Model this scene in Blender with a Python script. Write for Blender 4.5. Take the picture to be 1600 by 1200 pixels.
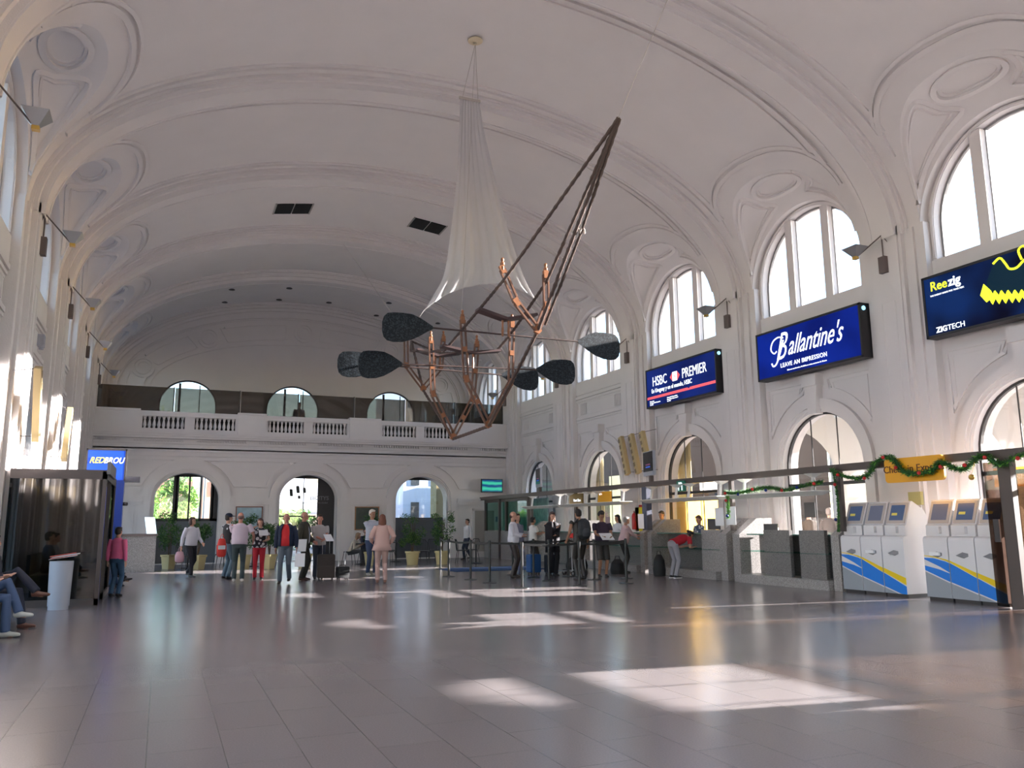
import bpy, bmesh, math, random
from math import sin, cos, pi, sqrt, atan2, radians
from mathutils import Vector, Matrix, noise
from mathutils.geometry import tessellate_polygon
for o in list(bpy.data.objects): bpy.data.objects.remove(o)
S = bpy.context.scene
COL = S.collection
random.seed(7)
# ------------------------------------------------------------ camera
YAW, PIT, ROL = .4033, .1706, -.0074
cd = bpy.data.cameras.new('camera'); cam = bpy.data.objects.new('camera', cd); COL.objects.link(cam)
cd.sensor_width = 36; cd.lens = 1270 / 1600 * 36; cd.clip_end = 600; cd.clip_start = .05
fw = Vector((sin(YAW)*cos(PIT), cos(YAW)*cos(PIT), sin(PIT)))
rt = Vector((cos(YAW), -sin(YAW), 0)); up = rt.cross(fw)
r2 = rt*cos(ROL) + up*sin(ROL); u2 = -rt*sin(ROL) + up*cos(ROL)
M4 = Matrix((r2, u2, -fw)).transposed().to_4x4(); M4.translation = Vector((0, 0, 1.4))
cam.matrix_world = M4
S.camera = cam
# ------------------------------------------------------------ world, sun, exposure
W = bpy.data.worlds.new('world'); S.world = W; W.use_nodes = True
wn = W.node_tree.nodes; wl = W.node_tree.links; wn.clear()
SUN = Vector((1.0, -.15, .263)).normalized()      # towards the sun
sky = wn.new('ShaderNodeTexSky'); sky.sky_type = 'NISHITA'; sky.sun_disc = False
sky.sun_elevation = math.asin(SUN.z); sky.sun_rotation = atan2(SUN.x, SUN.y)
sky.air_density = 1.0; sky.dust_density = .4; sky.ozone_density = 2.5
bg = wn.new('ShaderNodeBackground'); bg.inputs[1].default_value = .5
wo = wn.new('ShaderNodeOutputWorld'); wl.new(sky.outputs[0], bg.inputs[0]); wl.new(bg.outputs[0], wo.inputs[0])
sl = bpy.data.lights.new('sun', 'SUN'); sl.energy = 26; sl.angle = radians(.55); sl.color = (1, .945, .915)
so = bpy.data.objects.new('sun', sl); COL.objects.link(so)
so.rotation_euler = SUN.to_track_quat('Z', 'Y').to_euler(); so.location = (40, -5, 35)
S.view_settings.view_transform = 'Standard'; S.view_settings.look = 'None'
S.view_settings.gamma = 1; S.view_settings.use_curve_mapping = False
S.view_settings.exposure = .95
# ------------------------------------------------------------ materials
MATS = {}
def mat(name, col, rough=.6, metal=0, emit=0, spec=.5, bump=0, bscale=20, var=0, vscale=3, alpha=1, trans=0, transl=0):
    if name in MATS: return MATS[name]
    m = bpy.data.materials.new(name); m.use_nodes = True; n = m.node_tree.nodes; l = m.node_tree.links
    b = n['Principled BSDF']; c4 = (*col, 1)
    b.inputs['Base Color'].default_value = c4; b.inputs['Roughness'].default_value = rough
    b.inputs['Metallic'].default_value = metal; b.inputs['Specular IOR Level'].default_value = spec
    if emit: b.inputs['Emission Color'].default_value = c4; b.inputs['Emission Strength'].default_value = emit
    if alpha < 1: b.inputs['Alpha'].default_value = alpha
    if trans: b.inputs['Transmission Weight'].default_value = trans
    tc = n.new('ShaderNodeTexCoord')
    if var:
        t = n.new('ShaderNodeTexNoise'); t.inputs['Scale'].default_value = vscale; t.inputs['Detail'].default_value = 6
        l.new(tc.outputs['Object'], t.inputs['Vector'])
        mx = n.new('ShaderNodeMix'); mx.data_type = 'RGBA'
        mx.inputs[6].default_value = tuple(max(0, c*(1-var)) for c in col)+(1,)
        mx.inputs[7].default_value = tuple(min(1, c*(1+var)) for c in col)+(1,)
        l.new(t.outputs['Fac'], mx.inputs[0]); l.new(mx.outputs[2], b.inputs['Base Color'])
    if bump:
        t = n.new('ShaderNodeTexNoise'); t.inputs['Scale'].default_value = bscale; t.inputs['Detail'].default_value = 4
        l.new(tc.outputs['Object'], t.inputs['Vector'])
        bp = n.new('ShaderNodeBump'); bp.inputs['Strength'].default_value = bump; bp.inputs['Distance'].default_value = .01
        l.new(t.outputs['Fac'], bp.inputs['Height']); l.new(bp.outputs[0], b.inputs['Normal'])
    if transl:
        ts = n.new('ShaderNodeBsdfTranslucent'); ts.inputs[0].default_value = c4
        ms = n.new('ShaderNodeMixShader'); ms.inputs[0].default_value = transl
        l.new(b.outputs[0], ms.inputs[1]); l.new(ts.outputs[0], ms.inputs[2]); l.new(ms.outputs[0], n['Material Output'].inputs[0])
    m.diffuse_color = c4
    MATS[name] = m; return m
def glassmat(name, tint=(1, 1, 1), gl=.06):
    if name in MATS: return MATS[name]
    m = bpy.data.materials.new(name); m.use_nodes = True; n = m.node_tree.nodes; l = m.node_tree.links; n.clear()
    tr = n.new('ShaderNodeBsdfTransparent'); tr.inputs[0].default_value = (*tint, 1)
    g = n.new('ShaderNodeBsdfGlossy'); g.inputs['Roughness'].default_value = .03; g.inputs[0].default_value = (.9, .9, .9, 1)
    mx = n.new('ShaderNodeMixShader'); mx.inputs[0].default_value = gl
    o = n.new('ShaderNodeOutputMaterial')
    l.new(tr.outputs[0], mx.inputs[1]); l.new(g.outputs[0], mx.inputs[2]); l.new(mx.outputs[0], o.inputs[0])
    MATS[name] = m; return m
PL = mat('plaster', (.71, .665, .65), .85, bump=.25, bscale=45, var=.05, vscale=1.2)
GLASS = glassmat('window_glass'); SMOKE = glassmat('smoked_glass', (.17, .15, .11), .07)
GLASSC = glassmat('counter_glass', (.62, .85, .78), .1)
DARK = mat('dark_frame', (.03, .026, .028), .45)
BROWN = mat('brown_metal', (.085, .065, .06), .5)
def graniteMat(name, a, b, sc=60):
    m = mat(name, a, .35); n = m.node_tree.nodes; l = m.node_tree.links; B = n['Principled BSDF']
    tc = n.new('ShaderNodeTexCoord'); v = n.new('ShaderNodeTexVoronoi'); v.inputs['Scale'].default_value = sc
    l.new(tc.outputs['Object'], v.inputs['Vector'])
    r = n.new('ShaderNodeValToRGB'); e = r.color_ramp; e.elements[0].color = (*a, 1); e.elements[1].color = (*b, 1)
    e.elements[0].position = .25; e.elements[1].position = .8
    sp = n.new('ShaderNodeSeparateColor'); l.new(v.outputs['Color'], sp.inputs[0]); l.new(sp.outputs[0], r.inputs[0])
    l.new(r.outputs[0], B.inputs['Base Color']); return m
GRAN = graniteMat('granite', (.20, .185, .18), (.42, .395, .385), 110)
GRAND = graniteMat('granite_polished', (.11, .10, .10), (.23, .215, .21), 110)
def floorMat():
    m = mat('floor_tile', (.3, .27, .25), .22); n = m.node_tree.nodes; l = m.node_tree.links; B = n['Principled BSDF']
    tc = n.new('ShaderNodeTexCoord'); mp = n.new('ShaderNodeMapping'); l.new(tc.outputs['Object'], mp.inputs[0])
    mp.inputs['Rotation'].default_value = (0, 0, pi/2)
    br = n.new('ShaderNodeTexBrick'); l.new(mp.outputs[0], br.inputs['Vector'])
    br.offset = .5; br.inputs['Scale'].default_value = 1; br.inputs['Brick Width'].default_value = .9; br.inputs['Row Height'].default_value = .45
    br.inputs['Mortar Size'].default_value = .0035; br.inputs['Mortar Smooth'].default_value = .3
    br.inputs['Color1'].default_value = (.228, .202, .203, 1); br.inputs['Color2'].default_value = (.214, .190, .191, 1); br.inputs['Mortar'].default_value = (.11, .095, .09, 1)
    nz = n.new('ShaderNodeTexNoise'); nz.inputs['Scale'].default_value = 90; nz.inputs['Detail'].default_value = 3; l.new(tc.outputs['Object'], nz.inputs['Vector'])
    nz2 = n.new('ShaderNodeTexNoise'); nz2.inputs['Scale'].default_value = .5; nz2.inputs['Detail'].default_value = 5; l.new(tc.outputs['Object'], nz2.inputs['Vector'])
    mx = n.new('ShaderNodeMix'); mx.data_type = 'RGBA'; mx.blend_type = 'OVERLAY'; mx.inputs[0].default_value = .18
    l.new(br.outputs['Color'], mx.inputs[6]); l.new(nz.outputs['Fac'], mx.inputs[7]); l.new(mx.outputs[2], B.inputs['Base Color'])
    mr = n.new('ShaderNodeMapRange'); mr.inputs['To Min'].default_value = .2; mr.inputs['To Max'].default_value = .27
    l.new(nz2.outputs['Fac'], mr.inputs[0]); l.new(mr.outputs[0], B.inputs['Roughness'])
    B.inputs['Specular IOR Level'].default_value = .6; B.inputs['Coat Weight'].default_value = .1; B.inputs['Coat Roughness'].default_value = .13
    return m
FLOOR = floorMat()
# ------------------------------------------------------------ helpers
def link(name, me, m=None, parent=None):
    o = bpy.data.objects.new(name, me)
    if m is not None:
        for q in (m if isinstance(m, (list, tuple)) else [m]): me.materials.append(q)
    COL.objects.link(o)
    if parent: o.parent = parent
    return o
def tag(o, label=None, cat=None, group=None, kind=None):
    if label: o['label'] = label
    if cat: o['category'] = cat
    if group: o['group'] = group
    if kind: o['kind'] = kind
    return o
def empty(name, loc, rz=0, **k):
    o = bpy.data.objects.new(name, None); COL.objects.link(o); o.location = loc; o.rotation_euler = (0, 0, rz)
    o.empty_display_size = .1
    return tag(o, **k)
def copy_tree(o, parent=None):
    c = o.copy(); COL.objects.link(c)
    if parent: c.parent = parent
    for ch in [x for x in bpy.data.objects if x.parent == o]: copy_tree(ch, c)
    return c
class MB:
    def __init__(s): s.v = []; s.f = []; s.mi = []; s.cur = 0
    def add(s, vs, fs):
        b = len(s.v); s.v += [tuple(v) for v in vs]
        for f in fs: s.f.append([b+i for i in f]); s.mi.append(s.cur)
        return s
    def box(s, x0, x1, y0, y1, z0, z1):
        if x0 > x1: x0, x1 = x1, x0
        if y0 > y1: y0, y1 = y1, y0
        if z0 > z1: z0, z1 = z1, z0
        v = [(x, y, z) for z in (z0, z1) for y in (y0, y1) for x in (x0, x1)]
        return s.add(v, [(0, 2, 3, 1), (4, 5, 7, 6), (0, 1, 5, 4), (2, 6, 7, 3), (0, 4, 6, 2), (1, 3, 7, 5)])
    def tube(s, path, r, n=8, closed=False, cap=True, ref=None, ry=None):
        P = [Vector(p) for p in path]; N = len(P)
        R = r if isinstance(r, (list, tuple)) else [r]*N
        RY = ry if isinstance(ry, (list, tuple)) else ([ry]*N if ry else R)
        vs = []; prev = None
        for i in range(N):
            if closed: t = P[(i+1) % N] - P[i-1]
            else: t = P[min(i+1, N-1)] - P[max(i-1, 0)]
            if t.length < 1e-9: t = Vector((0, 0, 1))
            t.normalize()
            a = Vector(ref) if ref is not None else (prev if prev is not None else (Vector((0, 0, 1)) if abs(t.z) < .9 else Vector((1, 0, 0))))
            a = a - t*a.dot(t)
            if a.length < 1e-6: a = t.orthogonal()
            a.normalize(); b = t.cross(a); prev = a
            for k in range(n):
                q = 2*pi*k/n + pi/n
                vs.append(P[i] + a*cos(q)*R[i] + b*sin(q)*RY[i])
        fs = []
        for i in range(N if closed else N-1):
            j = (i+1) % N
            for k in range(n): fs.append((i*n+k, i*n+(k+1) % n, j*n+(k+1) % n, j*n+k))
        if cap and not closed: fs.append(tuple(range(n))[::-1]); fs.append(tuple((N-1)*n+k for k in range(n)))
        return s.add(vs, fs)
    def bar(s, a, b, w, h, upv=(0, 0, 1)):
        a = Vector(a); b = Vector(b); t = (b-a).normalized(); u = Vector(upv); u = u - t*u.dot(t)
        if u.length < 1e-6: u = t.orthogonal()
        u.normalize(); x = t.cross(u)
        v = [p + x*sx*w/2 + u*su*h/2 for p in (a, b) for (sx, su) in ((-1, -1), (1, -1), (1, 1), (-1, 1))]
        return s.add(v, [(3, 2, 1, 0), (4, 5, 6, 7), (0, 1, 5, 4), (1, 2, 6, 5), (2, 3, 7, 6), (3, 0, 4, 7)])
    def lathe(s, prof, c=(0, 0, 0), n=24):
        vs = []; fs = []
        for (r, z) in prof:
            for k in range(n): a = 2*pi*k/n; vs.append((c[0]+r*cos(a), c[1]+r*sin(a), c[2]+z))
        for i in range(len(prof)-1):
            for k in range(n): fs.append((i*n+k, i*n+(k+1) % n, (i+1)*n+(k+1) % n, (i+1)*n+k))
        fs.append(tuple(range(n))[::-1]); fs.append(tuple((len(prof)-1)*n+k for k in range(n)))
        return s.add(vs, fs)
    def ball(s, c, r, n=14, m=9):
        rx, ry, rz = (r, r, r) if not isinstance(r, (tuple, list)) else r
        vs = [(c[0], c[1], c[2]-rz)]
        for i in range(1, m):
            a = -pi/2 + pi*i/m
            for k in range(n): b = 2*pi*k/n; vs.append((c[0]+rx*cos(a)*cos(b), c[1]+ry*cos(a)*sin(b), c[2]+rz*sin(a)))
        vs.append((c[0], c[1], c[2]+rz)); fs = []
        for k in range(n): fs.append((0, 1+(k+1) % n, 1+k))
        for i in range(m-2):
            for k in range(n): a = 1+i*n; fs.append((a+k, a+(k+1) % n, a+n+(k+1) % n, a+n+k))
        a = 1+(m-2)*n
        for k in range(n): fs.append((a+k, a+(k+1) % n, len(vs)-1))
        return s.add(vs, fs)
    def slab(s, outer, holes, fn, d0, d1):
        """2D polygon with holes, extruded between depths d0 and d1; fn(u,v,d)->3D"""
        loops = [outer]+holes; pts = [p for lp in loops for p in lp]; N = len(pts)
        tr = tessellate_polygon([[Vector((p[0], p[1], 0)) for p in lp] for lp in loops])
        vs = [fn(p[0], p[1], d0) for p in pts]+[fn(p[0], p[1], d1) for p in pts]
        fs = [tuple(t) for t in tr]+[tuple(i+N for i in t)[::-1] for t in tr]
        b = 0
        for lp in loops:
            n = len(lp)
            for i in range(n): fs.append((b+i, b+(i+1) % n, N+b+(i+1) % n, N+b+i))
            b += n
        return s.add(vs, fs)
    def build(s, name, m=None, parent=None, smooth=False, norm=True):
        me = bpy.data.meshes.new(name); me.from_pydata(s.v, [], s.f)
        if isinstance(m, (list, tuple)):
            for p, i in zip(me.polygons, s.mi): p.material_index = i
        if norm:
            bm = bmesh.new(); bm.from_mesh(me); bmesh.ops.recalc_face_normals(bm, faces=bm.faces); bm.to_mesh(me); bm.free()
        if smooth:
            me.polygons.foreach_set('use_smooth', [True]*len(me.polygons))
            try: me.set_sharp_from_angle(angle=radians(40))
            except Exception: pass
        me.update()
        return link(name, me, m, parent)
def arc(cx, cz, r, a0, a1, n, rz=None):
    rz = rz or r
    return [(cx+r*cos(radians(a0+(a1-a0)*i/n)), cz+rz*sin(radians(a0+(a1-a0)*i/n))) for i in range(n+1)]
def arch_poly(c, hw, z0, zs, top=None, n=24):
    """opening outline: from bottom right up, over and down (u,z)"""
    rz = (top-zs) if top else hw
    return [(c+hw, z0)]+arc(c, zs, hw, 0, 180, n, rz)+[(c-hw, z0)]
def text(body, size, m, parent=None, name='lettering', loc=(0, 0, 0), rot=(0, 0, 0), shear=0, sx=1, align='CENTER', ext=.004, off=0, spacing=1):
    cu = bpy.data.curves.new(name, 'FONT'); cu.body = body; cu.size = size; cu.align_x = align; cu.align_y = 'CENTER'
    cu.extrude = ext; cu.shear = shear; cu.offset = off; cu.resolution_u = 3; cu.space_character = spacing
    t = bpy.data.objects.new(name, cu); COL.objects.link(t)
    dg = bpy.context.evaluated_depsgraph_get(); me = bpy.data.meshes.new_from_object(t.evaluated_get(dg))
    bpy.data.objects.remove(t); bpy.data.curves.remove(cu)
    for v in me.vertices: v.co.x *= sx
    me.materials.clear()
    o = link(name, me, m, parent); o.location = loc; o.rotation_euler = rot
    return o
# ------------------------------------------------------------ layout constants
XC, HW, P, Y0 = 5.75, 8.45, 5.312, 12.31
ZS, VB = 7.4, 4.3
def yk(k): return Y0+k*P
KMIN = -4
def side(s):
    return lambda u, z, d: (XC+s*(HW+d), u, z)      # d outward from pilaster face
def struct(o): o['kind'] = 'structure'; return o
# ============================================================ the setting
fl = MB().box(-3.3, 14.9, yk(KMIN)-.3, 39.2, -.12, 0).build('floor', FLOOR); struct(fl)
def bead(mb, path, r=.035, n=6, closed=False, k=1.25): mb.tube(path, r*k, n=4, closed=closed)
def side_wall(s, name):
    F0 = side(s); mb = MB(); f = lambda u, z, d: F0(u, z, d+.1)      # bays lie back from the pilasters
    for i in range(KMIN, 5):
        a, b = yk(i)+.83, yk(i+1)-.83; c = (a+b)/2; r = (b-a)/2
        outer = [(b, 0), (b, ZS)] + arc(c, ZS, r, 0, 180, 28)[1:-1] + [(a, ZS), (a, 0)]
        holes = [arch_poly(c, 1.70, 6.72, 7.46)]
        if i < 4: holes.append(arch_poly(c, 1.3, .02, 2.7))
        mb.slab(outer, holes, f, .10, .55)
        ring = arc(c, ZS, 1.79, 0, 180, 28)+arc(c, ZS, 2.25, 180, 0, 28)
        mb.slab(ring, [], f, .11, .5)
        # sill of the lunette window
        mb.slab([(c+1.82, 6.2), (c+1.82, 6.7), (c-1.82, 6.7), (c-1.82, 6.2)], [], f, .06, .2)
        # entablature band with fluted end blocks
        if True:
            for (z, d, h) in ((6.1, .03, .05), (5.98, .06, .035), (5.30, .04, .05), (5.2, .06, .035)):
                mb.slab([(b, z-h), (b, z+h), (a, z+h), (a, z-h)], [], f, d, .12)
            for q in (-1, 1):
                for j in range(9):
                    u = c+q*(1.05+j*.055); mb.slab([(u+.014, 5.45), (u+.014, 5.85), (u-.014, 5.85), (u-.014, 5.45)], [], f, .075, .12)
            u0 = 1.72
            bead(mb, [f(c+x, z, .1) for x, z in ((-u0, 5.42), (-u0, 5.88), (u0, 5.88), (u0, 5.42))], .014, 4, True)
        # archivolt of the lower arch
        if i < 4:
            for (ri, ro, d) in ((1.3, 1.36, .06), (1.36, 1.44, .03), (1.44, 1.62, .0)):
                ring = [(c+ro, 0.02)]+arc(c, 2.7, ro, 0, 180, 28)+[(c-ro, .02), (c-ri, .02)]+arc(c, 2.7, ri, 180, 0, 28)+[(c+ri, .02)]
                mb.slab(ring, [], f, d, .12)
            # keystone
            mb.slab([(c+.13, 3.95), (c+.2, 4.62), (c-.2, 4.62), (c-.13, 3.95)], [], f, -.10, .12)
            mb.slab([(c+.23, 4.62), (c+.25, 4.9), (c-.25, 4.9), (c-.23, 4.62)], [], f, -.16, .12)
            # spandrel panels
            for q in (-1, 1):
                R = 1.86; pts = [(c+q*1.68, 4.78)]
                a0 = math.degrees(math.acos(1.68/R)); pts.append((c+q*1.68, 2.7+R*sin(radians(a0))))
                top = math.degrees(math.asin(min(1, (4.5-2.7)/R)))
                pts += [(c+q*R*cos(radians(t)), 2.7+R*sin(radians(t))) for t in [a0+(top-a0)*j/10 for j in range(1, 11)]]
                pts.append((c+q*.38, 4.78))
                bead(mb, [f(u, z, .1) for u, z in pts], .045, 6, True)
                cx = sum(p[0] for p in pts)/len(pts); cz = sum(p[1] for p in pts)/len(pts)
                bead(mb, [f(cx+(u-cx)*.8, cz+(z-cz)*.8, .1) for u, z in pts], .016, 4, True)
        # moulding round the lunette and behind it
        bead(mb, [f(u, z, .1) for u, z in arch_poly(c, 1.74, 6.75, 7.46)], .03, 6)
    f = F0
    for k in range(KMIN, 6):
        y = yk(k)
        mb.slab([(y+.86, 0), (y+.86, 7.55), (y-.86, 7.55), (y-.86, 0)], [], f, .0, .55)
        mb.slab([(y+.64, 0.0), (y+.64, 7.5), (y-.64, 7.5), (y-.64, 0)], [], f, -.06, .1)
        mb.slab([(y+.42, 0), (y+.42, 7.6), (y-.42, 7.6), (y-.42, 0)], [], f, -.16, .1)
        mb.slab([(y+.35, 0), (y+.35, 7.6), (y-.35, 7.6), (y-.35, 0)], [], f, -.20, .1)
        bead(mb, [f(u, z, -.20) for u, z in ((y-.17, 2.85), (y-.17, 6.0), (y+.17, 6.0), (y+.17, 2.85))], .012, 4, True)
        mb.slab([(y+.95, 0), (y+.95, .35), (y-.95, .35), (y-.95, 0)], [], f, -.2, .1)
    o = mb.build(name, PL); return struct(o)
side_wall(1, 'wall_right'); side_wall(-1, 'wall_left')
# ---- vault
BM_ = [(1.87, 10), (1.88, 18), (1.87, 24), (1.76, 28.7), (1.5, 32.5), (1.1, 35.1), (.6, 36.5), (0, 37)]       # moulding drawn on the vault
BP = [(1.856, 0), (1.845, 8), (1.80, 15), (1.68, 20.5), (1.48, 25), (1.2, 28.6), (.85, 31.0), (.45, 32.2), (0, 32.6)]   # edge of the lunette cell
def bcurve(dy):                     # angle of the cell's border for offset dy
    dy = abs(dy)
    if dy > 1.8: return 26 if dy < 1.87 else None
    for (a, ta), (b, tb) in zip(BP[3:], BP[4:]):
        if b <= dy <= a: return ta+(tb-ta)*(a-dy)/(a-b)
    return 26
def smoothpath(pts, n=6):
    out = []
    for i in range(len(pts)-1):
        p0 = pts[max(i-1, 0)]; p1 = pts[i]; p2 = pts[i+1]; p3 = pts[min(i+2, len(pts)-1)]
        for j in range(n):
            t = j/n
            out.append(tuple(.5*((2*p1[c])+(-p0[c]+p2[c])*t+(2*p0[c]-5*p1[c]+4*p2[c]-p3[c])*t*t+(-p0[c]+3*p1[c]-3*p2[c]+p3[c])*t**3) for c in range(len(p1))))
    out.append(pts[-1]); return out
HB = smoothpath(BP, 4)
FB = [(dy, th) for dy, th in HB]+[(-dy, th) for dy, th in HB[-2::-1]]      # full border, dy from + to -
def vp(s, th, y, off=0):
    a = radians(th); n = Vector((cos(a)/HW, 0, sin(a)/VB)).normalized()
    return Vector((XC+s*(HW*cos(a)+n.x*off), y, ZS+VB*sin(a)+n.z*off))
def vault():
    mb = MB()
    for i in range(KMIN, 5):
        c = yk(i)+P/2
        for s in (1, -1):
            # region above the cell border: columns follow the border then go up to the apex
            cols = []
            ys = [(c+P/2, 0)]+[(c+dy, th) for dy, th in FB]+[(c-P/2, 0)]
            for (y, th) in ys:
                # fan the foot of the columns out to the bay edges near the springing
                cols.append([vp(s, th+(90-th)*j/22, y if abs(y-c) > 1.9 else y, 0) for j in range(23)])
            # strip between bay edge and border below the tips is filled by the same columns
            n = len(cols); vs = [p for cl in cols for p in cl]; fs = []
            for a in range(n-1):
                for j in range(22): fs.append((a*23+j, a*23+j+1, (a+1)*23+j+1, (a+1)*23+j))
            mb.add(vs, fs)
            # lunette cell: ruled between border and wall arch
            m = len(FB); vs = []; fs = []
            K = 8
            for q, (dy, th) in enumerate(FB):
                B = vp(s, th, c+dy)
                aw = radians(180*q/(m-1)); Wp = Vector((XC+s*HW, c+1.856*cos(aw), ZS+1.84*sin(aw)))
                B2 = Vector((XC+s*(HW+.24), Wp.y, Wp.z))
                for j in range(K+1):
                    t = j/K; p = B.lerp(Wp, t); p += Vector((s*.10, 0, .22))*sin(pi*t)*sin(aw)
                    vs.append(p)
                vs.append(B2)
            for a in range(m-1):
                for j in range(K+1): fs.append((a*(K+2)+j, a*(K+2)+j+1, (a+1)*(K+2)+j+1, (a+1)*(K+2)+j))
            mb.add(vs, fs)
            def cell(q, t):
                q = max(0, min(m-1.001, q)); a = int(q); fr = q-a
                def pt(a): return Vector(vs[a*(K+2)+min(K, int(t*K))]).lerp(Vector(vs[a*(K+2)+min(K, int(t*K)+1)]), t*K-int(t*K))
                return pt(a).lerp(pt(min(a+1, m-1)), fr)
            mid = (m-1)/2
            # double border moulding
            half = [p for p in smoothpath(BM_, 5) if p[1] >= 20]
            full = half+[(-a, b) for a, b in half[-2::-1]]
            for off, r in ((0, .06), (.17, .042)):
                path = []
                for q, (dy, th) in enumerate(full):
                    p0 = full[max(q-1, 0)]; p1 = full[min(q+1, len(full)-1)]
                    t2 = Vector(((p1[0]-p0[0]), (p1[1]-p0[1])*.105)).normalized(); n2 = Vector((t2.y, -t2.x))
                    if n2.y < 0 and abs(dy) < 1: n2 = -n2
                    if abs(dy) >= 1 and n2.x*dy < 0: n2 = -n2
                    path.append(vp(s, th+n2.y*off/.105, c+dy+n2.x*off*.55, -.005))
                bead(mb, path, r)
            # oval ring and the two triangular panels, on the cell
            for rr, r in ((1, .06), (.82, .035)):
                ring = []
                for k in range(36):
                    a = 2*pi*k/36; q = mid+cos(a)*rr*7.0; t = .44+sin(a)*rr*.27
                    ring.append(cell(q, t))
                bead(mb, ring, r, 6, True)
            for sg in (-1, 1):
                for sc, r in ((1, .05), (.76, .028)):
                    cq, ct = 14.5, .5
                    raw = [(4, .5), (8, .2), (13, .13), (18, .12), (22, .12), (23, .2), (23, .42), (23.6, .6), (25.6, .76), (26, .84), (20, .86), (14, .84), (8, .74)]
                    raw = smoothpath(raw+[raw[0]], 3)[:-1]; g = [(17+(a-17)*sc, .5+(b-.5)*sc) for a, b in raw]
                    # a = column distance from the springing
                    path = [cell(mid+sg*(mid-a), b) for a, b in g]
                    bead(mb, path, r, 6, True)
            # straight mouldings beside the ribs, on the vault
            for yy, q in ((c+P/2-.72, 1), (c-P/2+.72, -1)):
                for o2, r in ((0, .06), (-.19, .04)):
                    bead(mb, [vp(s, th, yy+q*o2, -.005) for th in [27+63*j/26 for j in range(27)]], r)
    # ribs: stepped soffits
    for k in range(KMIN, 6):
        for u, r in ((-.31, .035), (.27, .03)):
            bead(mb, [vp(1, 180*j/64, yk(k)+u, -.24) for j in range(65)], r)
    for k in range(KMIN, 6):
        y = yk(k)
        for w, d in ((.46, .14), (.35, .24), (.50, .07)):
            ths = [180*j/64 for j in range(65)]; vs = []; fs = []
            for th in ths:
                a = radians(th); n = Vector((cos(a)/HW, 0, sin(a)/VB)).normalized()
                b = Vector((XC+HW*cos(a), 0, ZS+VB*sin(a)))
                for (yy, dd) in ((-w, -.05), (-w, d), (w, d), (w, -.05)):
                    p = b-n*dd; vs.append((p.x, y+yy, p.z))
            for j in range(64):
                for q in range(3): fs.append((j*4+q, j*4+q+1, j*4+4+q+1, j*4+4+q))
            mb.add(vs, fs)
    # recessed air vents are separate objects
    o = mb.build('ceiling', PL, smooth=True, norm=False); return struct(o)
vault()
# ---- windows in the side walls
wn_i = [0]
def upper_window(s, i):
    wn_i[0] += 1; f = side(s); c = yk(i)+P/2
    mb = MB()
    for u in (-.62, .62):
        mb.slab([(c+u+.12, 6.72), (c+u+.12, 7.46+sqrt(1.70**2-(abs(u)+.0)**2)), (c+u-.12, 7.46+sqrt(1.70**2-(abs(u)+.0)**2)), (c+u-.12, 6.72)], [], f, .22, .5)
    fr = mb.build('window_%d' % wn_i[0], PL); struct(fr)
    mf = MB()
    o = arch_poly(c, 1.70, 6.72, 7.46); inn = arch_poly(c, 1.65, 6.77, 7.46)
    mf.slab(o, [inn], f, .38, .44); 
    for u in (-.74, -.50, .50, .74):
        z1 = 7.46+sqrt(1.68**2-u*u); mf.slab([(c+u+.02, 6.74), (c+u+.02, z1), (c+u-.02, z1), (c+u-.02, 6.74)], [], f, .37, .44)
    mf.build('window_frame', mat('window_metal', (.25, .24, .24), .5), fr)
    g = MB(); g.slab(inn, [], f, .405, .41); g.build('glass', GLASS, fr)
def lower_window(s, i, fm=None):
    wn_i[0] += 1; f = side(s); c = yk(i)+P/2
    mf = MB(); o = arch_poly(c, 1.3, .02, 2.7); inn = arch_poly(c, 1.25, .07, 2.7)
    mf.slab(o, [inn], f, .3, .38)
    mf.slab([(c+1.28, 2.25), (c+1.28, 2.33), (c-1.28, 2.33), (c-1.28, 2.25)], [], f, .3, .37)
    for u in (-.42, .42):
        mf.slab([(c+u+.012, .05), (c+u+.012, 3.9), (c+u-.012, 3.9), (c+u-.012, .05)], [], f, .325, .345)
    fr = mf.build('window_%d' % wn_i[0], DARK); struct(fr)
    g = MB(); g.slab(inn, [], f, .33, .335); g.build('glass', GLASS, fr)
for s in (1, -1):
    for i in range(KMIN, 5): upper_window(s, i)
    for i in range(KMIN, 4): lower_window(s, i)
# ---- front wall behind the camera
mb = MB(); yf = yk(KMIN)
outer = [(XC+HW, 0), (XC+HW, ZS)]+arc(XC, ZS, HW, 0, 180, 40, VB)[1:-1]+[(XC-HW, ZS), (XC-HW, 0)]
mb.slab(outer, [arch_poly(XC+q*4.67, 1.4, .02, 2.7) for q in (-1, 0, 1)]+[arch_poly(XC+q*4.67, 1.4, 5.4, 7.0) for q in (-1, 0, 1)], lambda u, z, d: (u, yf-d, z), 0, .4)
struct(mb.build('wall_front', PL))
# ---- arcade wall with the balcony above (k = 4)
YB = yk(4)
AC = [.85, 5.40, 10.12]
fb = lambda u, z, d: (u, YB+d, z)
mb = MB()
xa, xb = XC-HW-.1, XC+HW+.1
mb.slab([(xb, 0), (xb, 4.35), (xa, 4.35), (xa, 0)], [arch_poly(a, 1.14, .02, 2.45, 3.42) for a in AC], fb, 0, .6)
for a in AC:
    for (q, d, h0) in ((.10, -.05, 0), (.2, -.08, 0)):
        pass
    for (ri, ro, d) in ((0, .07, -.03), (.07, .13, -.07), (.13, .42, -.12)):
        def ap(w): return arc(a, 2.45, 1.14+w, 0, 180, 28, .97+w)
        ring = [(a+1.14+ro, .0)]+ap(ro)+[(a-1.14-ro, 0.0), (a-1.14-ri, 0.0)]+arc(a, 2.45, 1.14+ri, 180, 0, 28, .97+ri)+[(a+1.14+ri, .0)]
        mb.slab(ring, [], fb, d, .1)
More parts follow.
